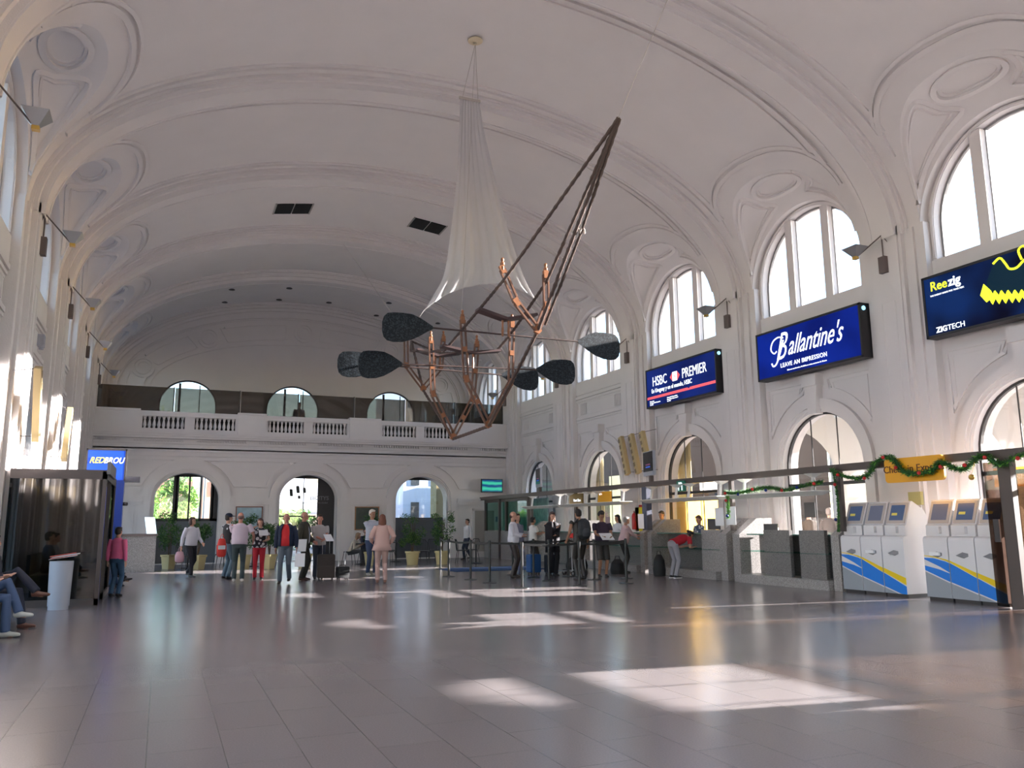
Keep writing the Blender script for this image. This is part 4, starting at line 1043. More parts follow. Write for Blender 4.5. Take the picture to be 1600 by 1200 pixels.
    if jacket:
        t = MB(); jc, jl, op = jacket          # colour, hem height, open front
        rings = [(jl, .195+skirt, .15), ((jl+1.1)/2, .185, .145), (1.1, .176*w, .137+bl), (1.26, .182*w, .138), (1.38, .172*w, .112), (1.44, .085, .07)]
        n = 26; vs = []; fs = []
        for zz, rx, ry in rings:
            for k in range(n+1):
                g0 = op if zz < 1.3 else op*.8; a = -90+g0+(360-2*g0)*k/n; a = radians(a)
                vs.append(T((rx*cos(a), ry*sin(a)-.005, zz)))
        for i in range(len(rings)-1):
            for k in range(n): A = i*(n+1)+k; fs.append((A, A+1, A+n+2, A+n+1))
        for i in range(len(vs)): pass
        jb = MB().add(vs, fs); 
        jo = jb.build('jacket', cmat(jc), body, True); sm_ = jo.modifiers.new('s', 'SOLIDIFY'); sm_.thickness = .012; sm_.offset = 1
        for sg in (-1, 1):
            sh, el, wr = arms[sg]
            a = MB().tube([sh+Vector((-sg*.03, 0, .0)), sh.lerp(el, .5), el, el.lerp(wr, .5), wr-(wr-el).normalized()*.01], [.080, .071, .062, .056, .050], n=12)
            remeshed(a, 'jacket_sleeve', .013, cmat(jc), jo)
    # ---- hair
    hm = MB()
    def hb(c, rad, n=14, m=9):
        t_ = MB().ball((0, 0, 0), rad, n, m); hm.add([Hd((c[0]+v[0], c[1]+v[1], c[2]+v[2])) for v in t_.v], t_.f)
    if hs in ('short', 'curly', 'long', 'bun', 'bob'):
        hb((0, .026, .036), (.083, .090, .088)); hb((0, .04, -.01), (.078, .072, .075))
        hb((0, -.035, .085), (.058, .045, .03))
    if hs == 'bald': hb((0, .05, -.005), (.079, .06, .06)); 
    if hs == 'curly': 
        rnd = random.Random(int(x*100))
        for k in range(26):
            a = rnd.uniform(-.4, pi+.4); e2 = rnd.uniform(-.2, 1.3); hb((.08*cos(a)*cos(e2), .03+.08*sin(a)*cos(e2), .03+.085*sin(e2)), .03, 8, 6)
    if hs in ('long',): hb((0, .06, -.12), (.085, .05, .15)); hb((0, .075, -.2), (.075, .04, .11)); hb((-.07, .02, -.09), (.03, .05, .12)); hb((.07, .02, -.09), (.03, .05, .12))
    if hs == 'bob': hb((-.07, .02, -.05), (.03, .055, .08)); hb((.07, .02, -.05), (.03, .055, .08)); hb((0, .06, -.06), (.075, .045, .08))
    if hs == 'bun': hb((0, .12, .06), (.042, .045, .042))
    if hm.v: remeshed(hm, 'hair', .011, mat('hair_%d_%d' % (int(hair[0]*99), int(hair[1]*99)), hair, .6, bump=.5, bscale=90), body, 2)
    if cap:
        cm = MB(); t_ = MB().ball((0, 0, 0), (.088, .10, .075)); cm.add([Hd((v[0], v[1]+.01, v[2]+.055)) for v in t_.v], t_.f)
        t_ = MB().ball((0, 0, 0), (.06, .06, .01)); cm.add([Hd((v[0], v[1]-.12, v[2]+.045)) for v in t_.v], t_.f); remeshed(cm, 'cap', .011, cmat(cap), body, 2)
    return r, arms, T
def stripeMat(name, a, b, sc, axis='Z'):
    m = mat(name, a, .8); n = m.node_tree.nodes; l = m.node_tree.links; B = n['Principled BSDF']
    tc = n.new('ShaderNodeTexCoord'); w_ = n.new('ShaderNodeTexWave'); w_.bands_direction = axis; w_.inputs['Scale'].default_value = sc
    l.new(tc.outputs['Object'], w_.inputs['Vector']); r = n.new('ShaderNodeValToRGB'); r.color_ramp.interpolation = 'CONSTANT'
    r.color_ramp.elements[0].color = (*b, 1); r.color_ramp.elements[1].color = (*a, 1); r.color_ramp.elements[1].position = .4
    l.new(w_.outputs['Fac'], r.inputs[0]); l.new(r.outputs[0], B.inputs['Base Color']); return m
def blotchMat(name, a, b, sc):
    m = mat(name, a, .8); n = m.node_tree.nodes; l = m.node_tree.links; B = n['Principled BSDF']
    tc = n.new('ShaderNodeTexCoord'); w_ = n.new('ShaderNodeTexVoronoi'); w_.inputs['Scale'].default_value = sc
    l.new(tc.outputs['Object'], w_.inputs['Vector']); r = n.new('ShaderNodeValToRGB'); r.color_ramp.interpolation = 'CONSTANT'
    r.color_ramp.elements[0].color = (*a, 1); r.color_ramp.elements[1].color = (*b, 1); r.color_ramp.elements[1].position = .42
    l.new(w_.outputs['Distance'], r.inputs[0]); l.new(r.outputs[0], B.inputs['Base Color']); return m
DENIM = (.03, .05, .11)
person(.8, 24.97, 40, 1.66, 'woman in white top and black trousers walking with a small pink bag', top=(.62, .60, .66), legs=(.012, .01, .015), hair=(.06, .025, .02), hs='bob', hy=15, step=.34, belly=.03, female=True, w=1.12, R=(-.30, .05, .84), L=(.2, -.25, .95))
person(1.67, 23.57, 120, 1.74, 'person in a dark cap and black, red and white top holding a red bag', top=(.55, .06, .05), topm=blotchMat('cap_top', (.6, .6, .62), (.02, .02, .025), 5), sleeve='short', legs=(.09, .15, .20), cap=(.012, .02, .05), hs='short', R=(-.05, -.3, .98), L=(.15, -.33, 1.0), hy=-10)
person(1.88, 22.33, 172, 1.75, 'grey-haired man in pale pink shirt and dark green trousers, back to the camera', top=(.62, .50, .58), sleeve='short', legs=(.05, .07, .075), shoes=(.6, .58, .55), hair=(.16, .09, .08), hs='bald', w=1.15, belly=.05, L=(.05, -.38, 1.12), R=(-.32, -.2, .98), skin='red')
person(2.43, 22.85, -8, 1.60, 'woman in red trousers and black and white flowered blouse, hand at her face', topm=blotchMat('flower', (.55, .52, .55), (.015, .012, .02), 9), sleeve='short', legs=(.42, .01, .025), shoes=(.02, .01, .01), hair=(.07, .03, .025), hs='bob', female=True, w=1.15, belly=.04, R=(-.12, -.22, 1.46), L=(.16, -.3, 1.08), hp=12, skirt=.02)
person(2.86, 21.02, -15, 1.70, 'bald man in red shirt under navy jacket and grey jeans, walking with papers', top=(.62, .025, .03), legs=(.10, .12, .15), hair=(.25, .15, .12), hs=None, jacket=((.012, .018, .045), .90, 32), step=.3, skin='red', belly=.03, L=(.27, -.05, .84), hy=10)
person(3.44, 22.0, 62, 1.76, 'grey-haired man in brown-green suit jacket over white shirt, seen from the side', top=(.55, .58, .65), legs=(.03, .025, .02), shoes=(.06, .02, .015), hair=(.22, .14, .12), hs='bald', jacket=((.05, .045, .032), .78, 16), skin='red', L=(.16, -.22, .95), belly=.02)
person(3.9, 22.3, -5, 1.69, 'dark-haired man in grey short-sleeved shirt, forearms folded over a paper', top=(.40, .37, .37), sleeve='short', legs=(.025, .03, .05), hs='short', skin='red', R=(.03, -.26, 1.05), L=(.08, -.30, 1.03), belly=.02, hp=5, w=1.05)
person(5.54, 23.23, 5, 1.84, 'white-haired man in striped white polo and jeans with crossed arms', topm=stripeMat('polo', (.68, .70, .74), (.06, .09, .20), 9), sleeve='short', legs=DENIM, shoes=(.4, .38, .35), hair=(.6, .55, .5), hs='short', skin='tan', R=(.10, -.24, 1.13), L=(-.09, -.27, 1.10), w=1.08, hy=18, hp=8)
person(5.04, 20.06, 172, 1.66, 'woman with long red-brown hair in a pale pink suit, back to the camera', top=(.58, .38, .34), legs=(.52, .34, .30), shoes=(.25, .12, .09), hair=(.17, .055, .03), hs='long', female=True, skirt=.05, jacket=((.58, .38, .34), .80, 6), R=(-.24, -.1, 1.0), L=(.24, -.18, 1.02), legm=cmat((.52, .34, .30)))
person(11.4, 31.4, -75, 1.62, 'blurred distant person in white shirt near the pale door', top=(.62, .60, .62), legs=(.03, .035, .06), hs='short', step=.2)
person(8.62, 20.22, 55, 1.73, 'balding man in white shirt and black trousers waiting in the queue, arms folded', top=(.62, .61, .68), legs=(.012, .010, .010), hair=(.06, .03, .025), hs='bald', R=(-.02, -.25, 1.06), L=(.06, -.28, 1.10), belly=.03, w=1.06)
person(8.95, 20.7, 20, 1.68, 'woman half hidden behind the white-shirted man in the queue', top=(.16, .17, .25), legs=(.12, .14, .22), hair=(.025, .015, .012), hs='bob', female=True, hy=-15)
person(10.72, 23.55, 95, 1.62, 'dark-haired woman in white T-shirt and black vest standing at the glass booth', top=(.66, .64, .62), sleeve='short', legs=(.015, .013, .016), hair=(.015, .01, .01), hs='short', female=True, jacket=((.012, .012, .016), .93, 10) if False else None, R=(-.05, -.33, 1.16), L=(.12, -.33, 1.18), skin='tan')
person(9.88, 20.42, -4, 1.72, 'person with long brown hair in a long black coat, hand at the chin', top=(.02, .02, .03), legs=(.012, .01, .012), hair=(.10, .05, .04), hs='long', jacket=((.012, .010, .014), .62, 8), R=(.06, -.22, 1.28), L=(-.02, -.26, 1.08), hp=12, w=1.08)
bp_, ar_, T_ = person(9.83, 18.69, 185, 1.77, 'man in dark sleeveless top with a dark backpack on, seen from behind', top=(.015, .014, .018), sleeve='none', legs=(.012, .012, .016), shoes=(.03, .03, .035), hair=(.02, .012, .01), hs='short', skin='tan', w=1.08, R=(-.3, -.12, .86), L=(.26, -.22, .92), lean=6)
person(10.79, 19.28, -12, 1.71, 'curly-haired man in plum shirt and black shorts reading papers', top=(.04, .022, .045), sleeve='short', legs=(.012, .012, .015), shoes=(.02, .02, .02), hair=(.012, .008, .008), hs='curly', shorts=True, skin='tan', R=(-.10, -.32, 1.06), L=(.14, -.33, 1.05), hp=25, w=1.12, belly=.03)
person(12.25, 20.66, 75, 1.60, 'grey-haired man in pale pink shirt leaning on the counter', top=(.60, .42, .43), legs=(.012, .012, .018), hair=(.28, .25, .23), hs='short', R=(.0, -.45, 1.05), L=(.1, -.48, 1.12), lean=10, belly=.04, w=1.1)
person(12.2, 18.09, 95, 1.62, 'person in red polo and grey jeans bending over the counter', top=(.42, .008, .03), sleeve='short', legs=(.30, .29, .33), shoes=(.03, .03, .04), hair=(.012, .01, .012), hs='bun', lean=70, R=(-.15, -.62, .82), L=(.12, -.62, .84), skin='light', sole=(.7, .7, .7))
person(14.0, 19.4, -90, 1.60, 'clerk in patterned blouse behind the sunny yellow counter', topm=blotchMat('clerk_top', (.6, .62, .68), (.05, .08, .14), 14), legs=(.02, .02, .03), hair=(.10, .04, .03), hs='short', female=True, hp=20, R=(-.12, -.3, 1.05), L=(.12, -.3, 1.05))
person(13.95, 21.2, -70, 1.76, 'dark-haired clerk whose head shows beside the pinned paper', top=(.1, .1, .14), legs=(.02, .02, .03), hs='short', hp=15, skin='tan')
person(13.9, 23.74, -88, 1.68, 'black-haired clerk in white blouse behind the middle counter', top=(.68, .68, .72), legs=(.02, .02, .03), hair=(.01, .008, .01), hs='long', female=True, hp=10, R=(-.15, -.3, 1.08), L=(.2, -.25, 1.1))
person(16.0, 17.25, 100, 1.74, 'person in brown jacket beyond the arch with the blue view, left of the pair', top=(.07, .05, .035), legs=(.02, .02, .02), hs='short')
person(16.1, 16.6, 110, 1.76, 'person in brown coat beyond the arch with the blue view, right of the pair', top=(.05, .035, .03), legs=(.02, .02, .02), hair=(.2, .16, .14), hs='short', jacket=((.05, .038, .03), .8, 6))
person(-1.5, 18.3, -60, 1.74, 'man in grey shirt standing inside the smoked glass booth', top=(.22, .24, .30), sleeve='short', legs=(.01, .01, .012), hs='curly', skin='tan', lean=6)
person(-.80, 18.9, 150, 1.40, 'child in a bright pink hooded top and jeans beside the booth door', top=(.9, .18, .36), legs=(.05, .11, .20), hair=(.03, .02, .015), hs='short', hy=0)
# seated people whose legs reach into the hall at the left
person(-2.2, 13.75, 78, 1.74, 'seated person with crossed legs in dark trousers and brown shoes, cut by the left edge', top=(.05, .05, .07), legs=(.02, .024, .045), shoes=(.13, .055, .04), hs='short', sit=.50, feet=[(-.1, -.50, .09), (-.02, -.62, .50), (0, -1, .05)], R=(-.15, -.25, .72), L=(.15, -.25, .74))
person(-2.2, 12.75, 80, 1.70, 'seated person in jeans and pale trainers, cut by the left edge', top=(.3, .3, .34), legs=(.06, .10, .20), shoes=(.55, .56, .52), hs='short', sit=.50, feet=[(-.1, -.45, .09), (.02, -.55, .32), (0, -1, .05)], R=(-.15, -.25, .72), L=(.15, -.25, .74))
person(-1.5, 22.75, 62, 1.74, 'seated person behind the booth with black boots stretched forward', top=(.03, .03, .04), legs=(.010, .010, .012), shoes=(.012, .010, .010), hs='short', sit=.50, feet=[(-.1, -.72, .30), (.1, -.8, .16), (0, -1, .25)])
person(-1.5, 21.9, 75, 1.70, 'seated person beside the booth in blue jeans', top=(.04, .05, .10), legs=(.03, .06, .13), shoes=(.02, .02, .03), hs='short', sit=.50, feet=[(-.1, -.55, .09), (.1, -.6, .09)])
# people at the cafe
person(7.05, 30.6, 20, 1.72, 'person in dark navy jacket seated at a cafe table, behind the striped man', top=(.02, .025, .05), legs=(.02, .02, .03), hair=(.02, .012, .01), hs='short', sit=.50, R=(-.1, -.35, .78), L=(.1, -.35, .78))
person(6.35, 29.9, 60, 1.64, 'light-haired person in cream top sitting low at a cafe table', top=(.55, .48, .40), legs=(.05, .05, .06), hair=(.30, .18, .10), hs='bob', sit=.46, lean=25, R=(-.1, -.4, .72), L=(.1, -.4, .72), skin='light')
person(5.1, 35.0, 10, 1.66, 'person on the balcony behind the smoked glass', top=(.22, .14, .06), legs=(.02, .02, .02), hs='short', z=4.9)
# ---- things held or worn
def bag(x, y, z, label, m, w=.26, d=.1, h=.34, rz=0, cat='bag', handle=True, name='carrier_bag'):
    r = empty(name, (x, y, z), rz, label=label, cat=cat)
    b = MB().tube([(0, 0, 0), (0, 0, h*.1), (0, 0, h*.55), (0, 0, h*.95), (0, 0, h)], [w*.30, w*.5, w*.52, w*.38, w*.25], n=14, ref=(1, 0, 0), ry=[d*.4, d*.5, d*.55, d*.3, d*.12])
    remeshed(b, 'bag_body', .012, m, r, 3)
    if handle:
        MB().tube([(-w*.18, 0, h*.95), (-w*.12, 0, h+.08), (0, 0, h+.12), (w*.12, 0, h+.08), (w*.18, 0, h*.95)], .007, n=6).build('handle', m, r, True)
    return r
bag(.52, 24.80, .42, 'small pink bag swinging from the hand of the woman in white', mat('bag_pink', (.60, .36, .42), .6), .24, .14, .3)
bag(1.50, 23.1, .60, 'red and white carrier bag held by the person in the cap', mat('bag_red', (.72, .04, .03), .5), .24, .12, .48)
MB().box(1.41, 1.59, 23.02, 23.03, .80, .90).build('printed_panel', mat('panel_w', (.7, .7, .7), .6), [o for o in bpy.data.objects if o.name.startswith('carrier_bag')][-1]).matrix_parent_inverse = Matrix.Translation((-1.50, -23.1, -.60))
def papers(x, y, z, rx, rz, label, w=.21, h=.3):
    o = MB().box(-w/2, w/2, -.004, .004, -h/2, h/2).build('paper_sheets', PAPER); o.location = (x, y, z); o.rotation_euler = (radians(rx), 0, radians(rz)); tag(o, label, 'paper'); return o
papers(3.22, 20.75, .92, 10, 15, 'white paper tucked under the arm of the man in the navy jacket'); papers(3.17, 20.72, .57, -5, -20, 'white magazine hanging from the hand of the man in the navy jacket', .24, .32)
papers(4.08, 21.95, 1.08, -55, 10, 'white sheet held in the folded arms of the man in the grey shirt'); papers(10.72, 18.9, 1.06, -50, 0, 'white papers read by the curly-haired man', .36, .26)
papers(2.48, 22.5, 1.22, -30, 10, 'crumpled white leaflet held by the woman in red trousers', .24, .16)
bk = empty('backpack', (9.84, 18.50, 1.02), label='dark backpack worn by the man in the sleeveless top', cat='backpack')
remeshed(MB().tube([(0, 0, .0), (0, -.02, .1), (0, -.03, .25), (0, .0, .42), (0, .03, .5)], [.13, .18, .185, .16, .08], n=16, ref=(1, 0, 0), ry=[.07, .11, .12, .09, .04]), 'pack_body', .014, mat('pack_dark', (.015, .018, .022), .6), bk)
remeshed(MB().tube([(0, -.12, .06), (0, -.14, .15), (0, -.12, .26)], [.1, .12, .08], n=12, ref=(1, 0, 0), ry=[.03, .045, .03]), 'front_pocket', .012, mat('pack_grey', (.03, .035, .045), .6), bk)
for q in (-1, 1): MB().tube([(q*.1, .06, .05), (q*.15, .16, .15), (q*.14, .24, .35), (q*.1, .12, .5)], .018, n=6).build('strap', mat('pack_dark', (.015, .018, .022), .6), bk, True)
# ============================================================ luggage
def suitcase(x, y, rz, w, h, d, label, m, handle=.3, wheels=True):
    r = empty('suitcase', (x, y, 0), radians(rz), label=label, cat='suitcase')
    b = MB(); z0 = .06
    o = arc(w/2-.04, h-.04, .04, 0, 90, 4)+arc(-w/2+.04, h-.04, .04, 90, 180, 4)+arc(-w/2+.04, z0+.04, .04, 180, 270, 4)+arc(w/2-.04, z0+.04, .04, 270, 360, 4)
    b.slab(o, [], lambda u, v, q: (u, q, v), -d/2, d/2); sh = b.build('shell', m, r)
    MB().box(-w*.4, w*.4, -d/2-.02, -d/2, z0+.08, h*.55).build('pocket', m, sh)
    MB().box(-w*.38, w*.38, -d/2-.015, -d/2, h*.62, h*.9).build('pocket', m, sh)
    MB().tube([(-.08, 0, h), (-.07, 0, h+.035), (.07, 0, h+.035), (.08, 0, h)], .01, n=6).build('carry_handle', DARK, sh, True)
    if handle: MB().tube([(-.09, d*.35, h-.02), (-.09, d*.35, h+handle), (.09, d*.35, h+handle), (.09, d*.35, h-.02)], .009, n=6).build('pull_handle', mat('alu', (.6, .6, .62), .3, metal=.8), r, True)
    if wheels:
        for sx in (-1, 1):
            for sy in (-1, 1): MB().tube([(sx*w*.38-.012, sy*d*.3, .03), (sx*w*.38+.012, sy*d*.3, .03)], .03, n=12).build('wheel', DARK, r, True)
            
    return r
suitcase(4.01, 21.85, -5, .44, .66, .28, 'tall dark brown suitcase with its pull handle raised beside the man in grey', mat('case_brown', (.045, .03, .025), .6), .35)
suitcase(4.42, 21.7, 10, .30, .34, .22, 'small black wheeled bag beside the brown suitcase', mat('case_black', (.012, .012, .014), .6), .42)
suitcase(9.71, 21.3, 8, .34, .56, .24, 'bright blue suitcase standing in the queue', mat('case_blue', (.015, .09, .28), .5), 0)
suitcase(10.05, 20.9, -5, .30, .55, .24, 'dark navy suitcase in front of the person in the black coat', mat('case_navy', (.012, .014, .022), .6), .0)
def soft(x, y, label, w, h, d, name='duffel_bag', cat='bag', m=None):
    r = empty(name, (x, y, 0), label=label, cat=cat)
    b = MB().tube([(0, 0, 0.01), (0, 0, h*.3), (0, 0, h*.75), (0, 0, h)], [w*.46, w*.5, w*.42, w*.2], n=16, ref=(1, 0, 0), ry=[d*.45, d*.5, d*.42, d*.15])
    remeshed(b, 'bag_body', .015, m or mat('case_black', (.012, .012, .014), .6), r)
    MB().tube([(-w*.2, 0, h*.9), (-w*.12, 0, h+.08), (w*.12, 0, h+.08), (w*.2, 0, h*.9)], .012, n=6).build('strap', DARK, r, True)
    return r
soft(11.75, 22.6, 'black duffel bag on the floor behind the luggage trolley', .75, .42, .4); soft(11.72, 20.1, 'black bag on the floor left of the pink-shirted man', .46, .42, .3); soft(12.2, 18.75, 'black backpack slumped on the floor left of the bending person', .36, .58, .3, 'backpack', 'backpack')
# luggage trolley
tr = empty('luggage_trolley', (10.46, 20.0, 0), radians(10), label='steel luggage trolley with a red and white bag on top', cat='trolley')
AL = mat('alu', (.6, .6, .62), .3, metal=.8)
MB().tube([(-.22, 0, .14), (-.22, .05, 1.0), (.22, .05, 1.0), (.22, 0, .14)], .014, n=7).tube([(-.22, 0, .14), (-.2, .7, .12)], .014).tube([(.22, 0, .14), (.2, .7, .12)], .014).tube([(-.22, 0, .45), (.22, 0, .45)], .012).build('frame', AL, tr, True)
for (wx, wy) in ((-.2, -.02), (.2, -.02), (0, .66)):
    wh = MB().tube([(wx-.02, wy, .08), (wx+.02, wy, .08)], .08, n=18).build('wheel', DARK, tr, True); MB().tube([(wx-.024, wy, .08), (wx+.024, wy, .08)], .035, n=12).build('hub', AL, wh, True)
rb = soft(10.44, 19.95, 'red and white shopping bag on the luggage trolley', .55, .17, .28, 'shopping_bag', 'bag', mat('bag_red', (.72, .04, .03), .5)); rb.location.z = 1.0
MB().box(-.16, .1, -.16, -.12, .05, .12).build('white_patch', mat('panel_w', (.7, .7, .7), .6), rb)
mt = tag(MB().box(8.2, 11.2, 23.6, 25.6, 0, .012).build('floor_mat', mat('mat_blue', (.01, .05, .16), .9)), 'blue floor mat near the glass service booth', 'mat')
# ============================================================ planters
POT = mat('pot_yellow', (.56, .47, .24), .7, bump=.3, bscale=60); LEAF = [mat('leaf_green', (.035, .10, .025), .5, var=.5, vscale=6, transl=.3), mat('leaf_light', (.12, .22, .05), .5, transl=.3)]; BARK = mat('bark', (.10, .065, .04), .9)
def leafcloud(mb, c, rad, n, size, rnd, lime=.2, pts=None):
    for _ in range(n):
        d = Vector((rnd.gauss(0, 1), rnd.gauss(0, 1), rnd.gauss(0, 1))).normalized()*rnd.random()**.4
        p = Vector((c[0]+d.x*rad[0], c[1]+d.y*rad[1], c[2]+d.z*rad[2]))
        a = Vector((rnd.gauss(0, 1), rnd.gauss(0, 1), rnd.gauss(-.6, .6))).normalized()*size; w_ = a.orthogonal().normalized()*size*.3
        mb.cur = 1 if rnd.random() < lime else 0
        mb.add([p-a, p+w_, p+a, p-w_], [(0, 1, 2, 3)])
def potted(x, y, h, wd, label, seed, square=True, lime=.15, lean=0):
    rnd = random.Random(seed); r = empty('potted_ficus', (x, y, 0), label=label, cat='plant', group='potted ficus trees by the arcade')
    pr = [(.19, 0), (.24, .40), (.27, .41), (.27, .47), (.235, .47), (.23, .42)]
    MB().lathe(pr, (0, 0, 0), 4 if square else 24).build('pot', POT, r, not square)
    MB().lathe([(.235, .42), (.01, .44)], (0, 0, 0), 12).build('soil', mat('soil', (.03, .02, .015), .95), r)
    tr_ = MB(); lf = MB()
    for k in range(3):
        dx = (k-1)*.08+lean*.5; tr_.tube([(rnd.uniform(-.05, .05), rnd.uniform(-.05, .05), .42), (dx*.5, rnd.uniform(-.06, .06), .8), (dx, rnd.uniform(-.1, .1), h*.75)], [.018, .014, .008], n=6)
    for k in range(14):
        leafcloud(lf, (rnd.uniform(-wd, wd)*.62+lean*.5, rnd.uniform(-.3, .3), rnd.uniform(.75, h-.2)), (rnd.uniform(.12, .24), .2, rnd.uniform(.12, .26)), 75, .055, rnd, lime)
    tr_.build('trunk', BARK, r); lf.build('foliage', LEAF, r, norm=False)
PP = [(.3, 30.2, 1.95, .45, 'potted ficus right of the granite desk at the left'), (1.2, 29.3, 1.75, .5, 'potted ficus behind the walking woman in white'), (2.55, 28.6, 1.85, .5, 'potted ficus behind the man in pink and the framed poster'), (3.35, 28.5, 1.55, .35, 'potted ficus behind the woman in red trousers'), (4.5, 28.4, 1.8, .45, 'potted ficus behind the man in the grey shirt'), (6.9, 29.0, 2.05, .22, 'slender potted ficus left of the striped man\'s table'), (8.3, 28.6, 1.95, .55, 'round-potted leafy ficus right of the woman in pink'), (9.3, 28.3, 1.95, .6, 'large leafy ficus in a round pot, right end of the row')]
for i, (x, y, h, wd, lb) in enumerate(PP): potted(x, y, h, wd, lb, 30+i, i < 6, .45 if i > 5 else .12)
# ============================================================ cafe furniture
CB = mat('chair_black', (.018, .016, .018), .4)
def chair_proto():
    r = empty('cafe_chair', (0, 0, 0), label='', cat='chair')
    MB().lathe([(.19, .44), (.2, .455), (.19, .47)], (0, 0, 0), 16).build('seat', CB, r, True)
    for sx in (-1, 1):
        for sy in (-1, 1): MB().tube([(sx*.14, sy*.14, .44), (sx*.2, sy*.2, 0)], .011, n=6).build('leg', CB, r)
    b = MB().tube([(-.18, .16, .45), (-.2, .2, .75), (-.12, .24, .86), (.12, .24, .86), (.2, .2, .75), (.18, .16, .45)], .011, n=6)
    for k in range(5): b.tube([(-.12+.06*k, .18, .46), (-.12+.06*k, .235, .86)], .006, n=5)
    b.build('backrest', CB, r)
    return r
ch0 = chair_proto()
CH = [(.75, 29.0, 30, 'black cafe chair between the two leftmost planters'), (1.9, 29.6, -20, 'black cafe chair right of the walking woman in white'), (2.2, 30.6, 160, 'black cafe chair left of the man in pink, farther back'), (3.9, 29.2, 10, 'black cafe chair between the woman in red trousers and the jacketed men'), (6.3, 29.9, 240, 'black cafe chair under the light-haired person'), (7.05, 30.6, 20, 'black cafe chair under the person in the navy jacket'), (8.0, 30.6, 100, 'black cafe chair right of the woman in pink, at the far table'), (7.6, 29.2, 200, 'black cafe chair just right of the woman in pink'), (8.8, 28.9, 0, 'black cafe chair between the two round pots'), (10.3, 29.0, 60, 'black cafe chair right of the last planter'), (10.9, 29.5, -60, 'black cafe chair nearest the pale door'), (9.7, 30.3, 120, 'black cafe chair behind the last round pot')]
for i, (x, y, a, lb) in enumerate(CH):
    c = ch0 if i == 0 else copy_tree(ch0); c.location = (x, y, 0); c.rotation_euler = (0, 0, radians(a)); c['label'] = lb; c['group'] = 'black cafe chairs'
def table_proto():
    r = empty('cafe_table', (0, 0, 0), label='', cat='table')
    MB().lathe([(.33, .72), (.35, .73), (.35, .745), (.33, .75)], (0, 0, 0), 24).build('tabletop', CB, r, True)
    MB().lathe([(.03, .03), (.025, .72)], (0, 0, 0), 10).build('column', CB, r, True)
    MB().lathe([(.24, 0), (.22, .02), (.03, .04)], (0, 0, 0), 20).build('base', CB, r, True); return r
tb0 = table_proto()
for i, (x, y, lb) in enumerate([(.9, 30.1, 'round black cafe table behind the walking woman in white'), (6.75, 29.9, 'round black cafe table where two people sit'), (8.4, 31.2, 'round black cafe table behind the leafy ficus'), (10.6, 28.3, 'round black cafe table right of the last planter'), (3.0, 30.2, 'round black cafe table below the left poster')]):
    c = tb0 if i == 0 else copy_tree(tb0); c.location = (x, y, 0); c['label'] = lb; c['group'] = 'round cafe tables'
# ============================================================ back wall fittings
dr = empty('door_1', (12.92, YB-.10, 0)); dr['kind'] = 'structure'
MB().box(-.46, .46, -.02, .03, 0, 1.98).build('door_leaf', mat('door_grey', (.42, .38, .35), .6), dr)
f_ = MB().box(-.56, -.46, -.06, .04, 0, 2.06).box(.46, .56, -.06, .04, 0, 2.06).box(-.56, .56, -.06, .04, 1.98, 2.08); f_.build('door_frame', PL, dr)
MB().box(.28, .36, -.06, -.02, .95, 1.12).build('door_handle', DARK, dr)
tag(MB().box(13.42, 13.5, YB-.2, YB-.16, 1.5, 1.72).build('wall_plate', mat('plate_blue', (.03, .09, .22), .5)), 'small blue plate on the wall right of the pale door', 'sign')
tv = empty('television', (13.15, YB-.45, 2.76), label='flat television showing a green and blue picture, above the pale door', cat='television')
MB().box(-.5, .5, 0, .08, 0, .58).build('bezel', DARK, tv)
def tvMat():
    m = mat('tv_picture', (.01, .2, .15), .3); n = m.node_tree.nodes; l = m.node_tree.links; B = n['Principled BSDF']
    tc = n.new('ShaderNodeTexCoord'); w_ = n.new('ShaderNodeTexWave'); w_.inputs['Scale'].default_value = 1.2; w_.inputs['Distortion'].default_value = 4; w_.bands_direction = 'Z'
    l.new(tc.outputs['Object'], w_.inputs['Vector']); r = n.new('ShaderNodeValToRGB'); r.color_ramp.elements[0].color = (.002, .02, .12, 1); r.color_ramp.elements[1].color = (.03, .35, .22, 1)
    l.new(w_.outputs['Fac'], r.inputs[0]); l.new(r.outputs[0], B.inputs['Base Color']); l.new(r.outputs[0], B.inputs['Emission Color']); B.inputs['Emission Strength'].default_value = .7; return m
MB().box(-.46, .46, -.005, 0, .04, .54).build('screen', tvMat(), tv); MB().box(-.05, .05, .08, .34, .2, .35).build('wall_arm', DARK, tv)
def picture(x, z, w, h, label, m, fm):
    r = empty('framed_poster', (x, YB-.12, z), label=label, cat='poster'); MB().box(-w/2, w/2, -.03, .02, 0, h).build('frame', fm, r); MB().box(-w/2+.04, w/2-.04, -.036, -.03, .04, h-.04).build('print', m, r)
picture(3.12, 1.2, 1.0, .95, 'poster with a reddish frame between the left and middle arches', mat('poster_blue', (.30, .42, .48), .4, var=.7, vscale=3), mat('frame_red', (.22, .09, .06), .5))
picture(7.75, 1.2, 1.0, .95, 'dark poster with orange edges between the middle and right arches', mat('poster_dark', (.05, .06, .05), .4, var=.6, vscale=4), mat('frame_orange', (.35, .16, .07), .5))
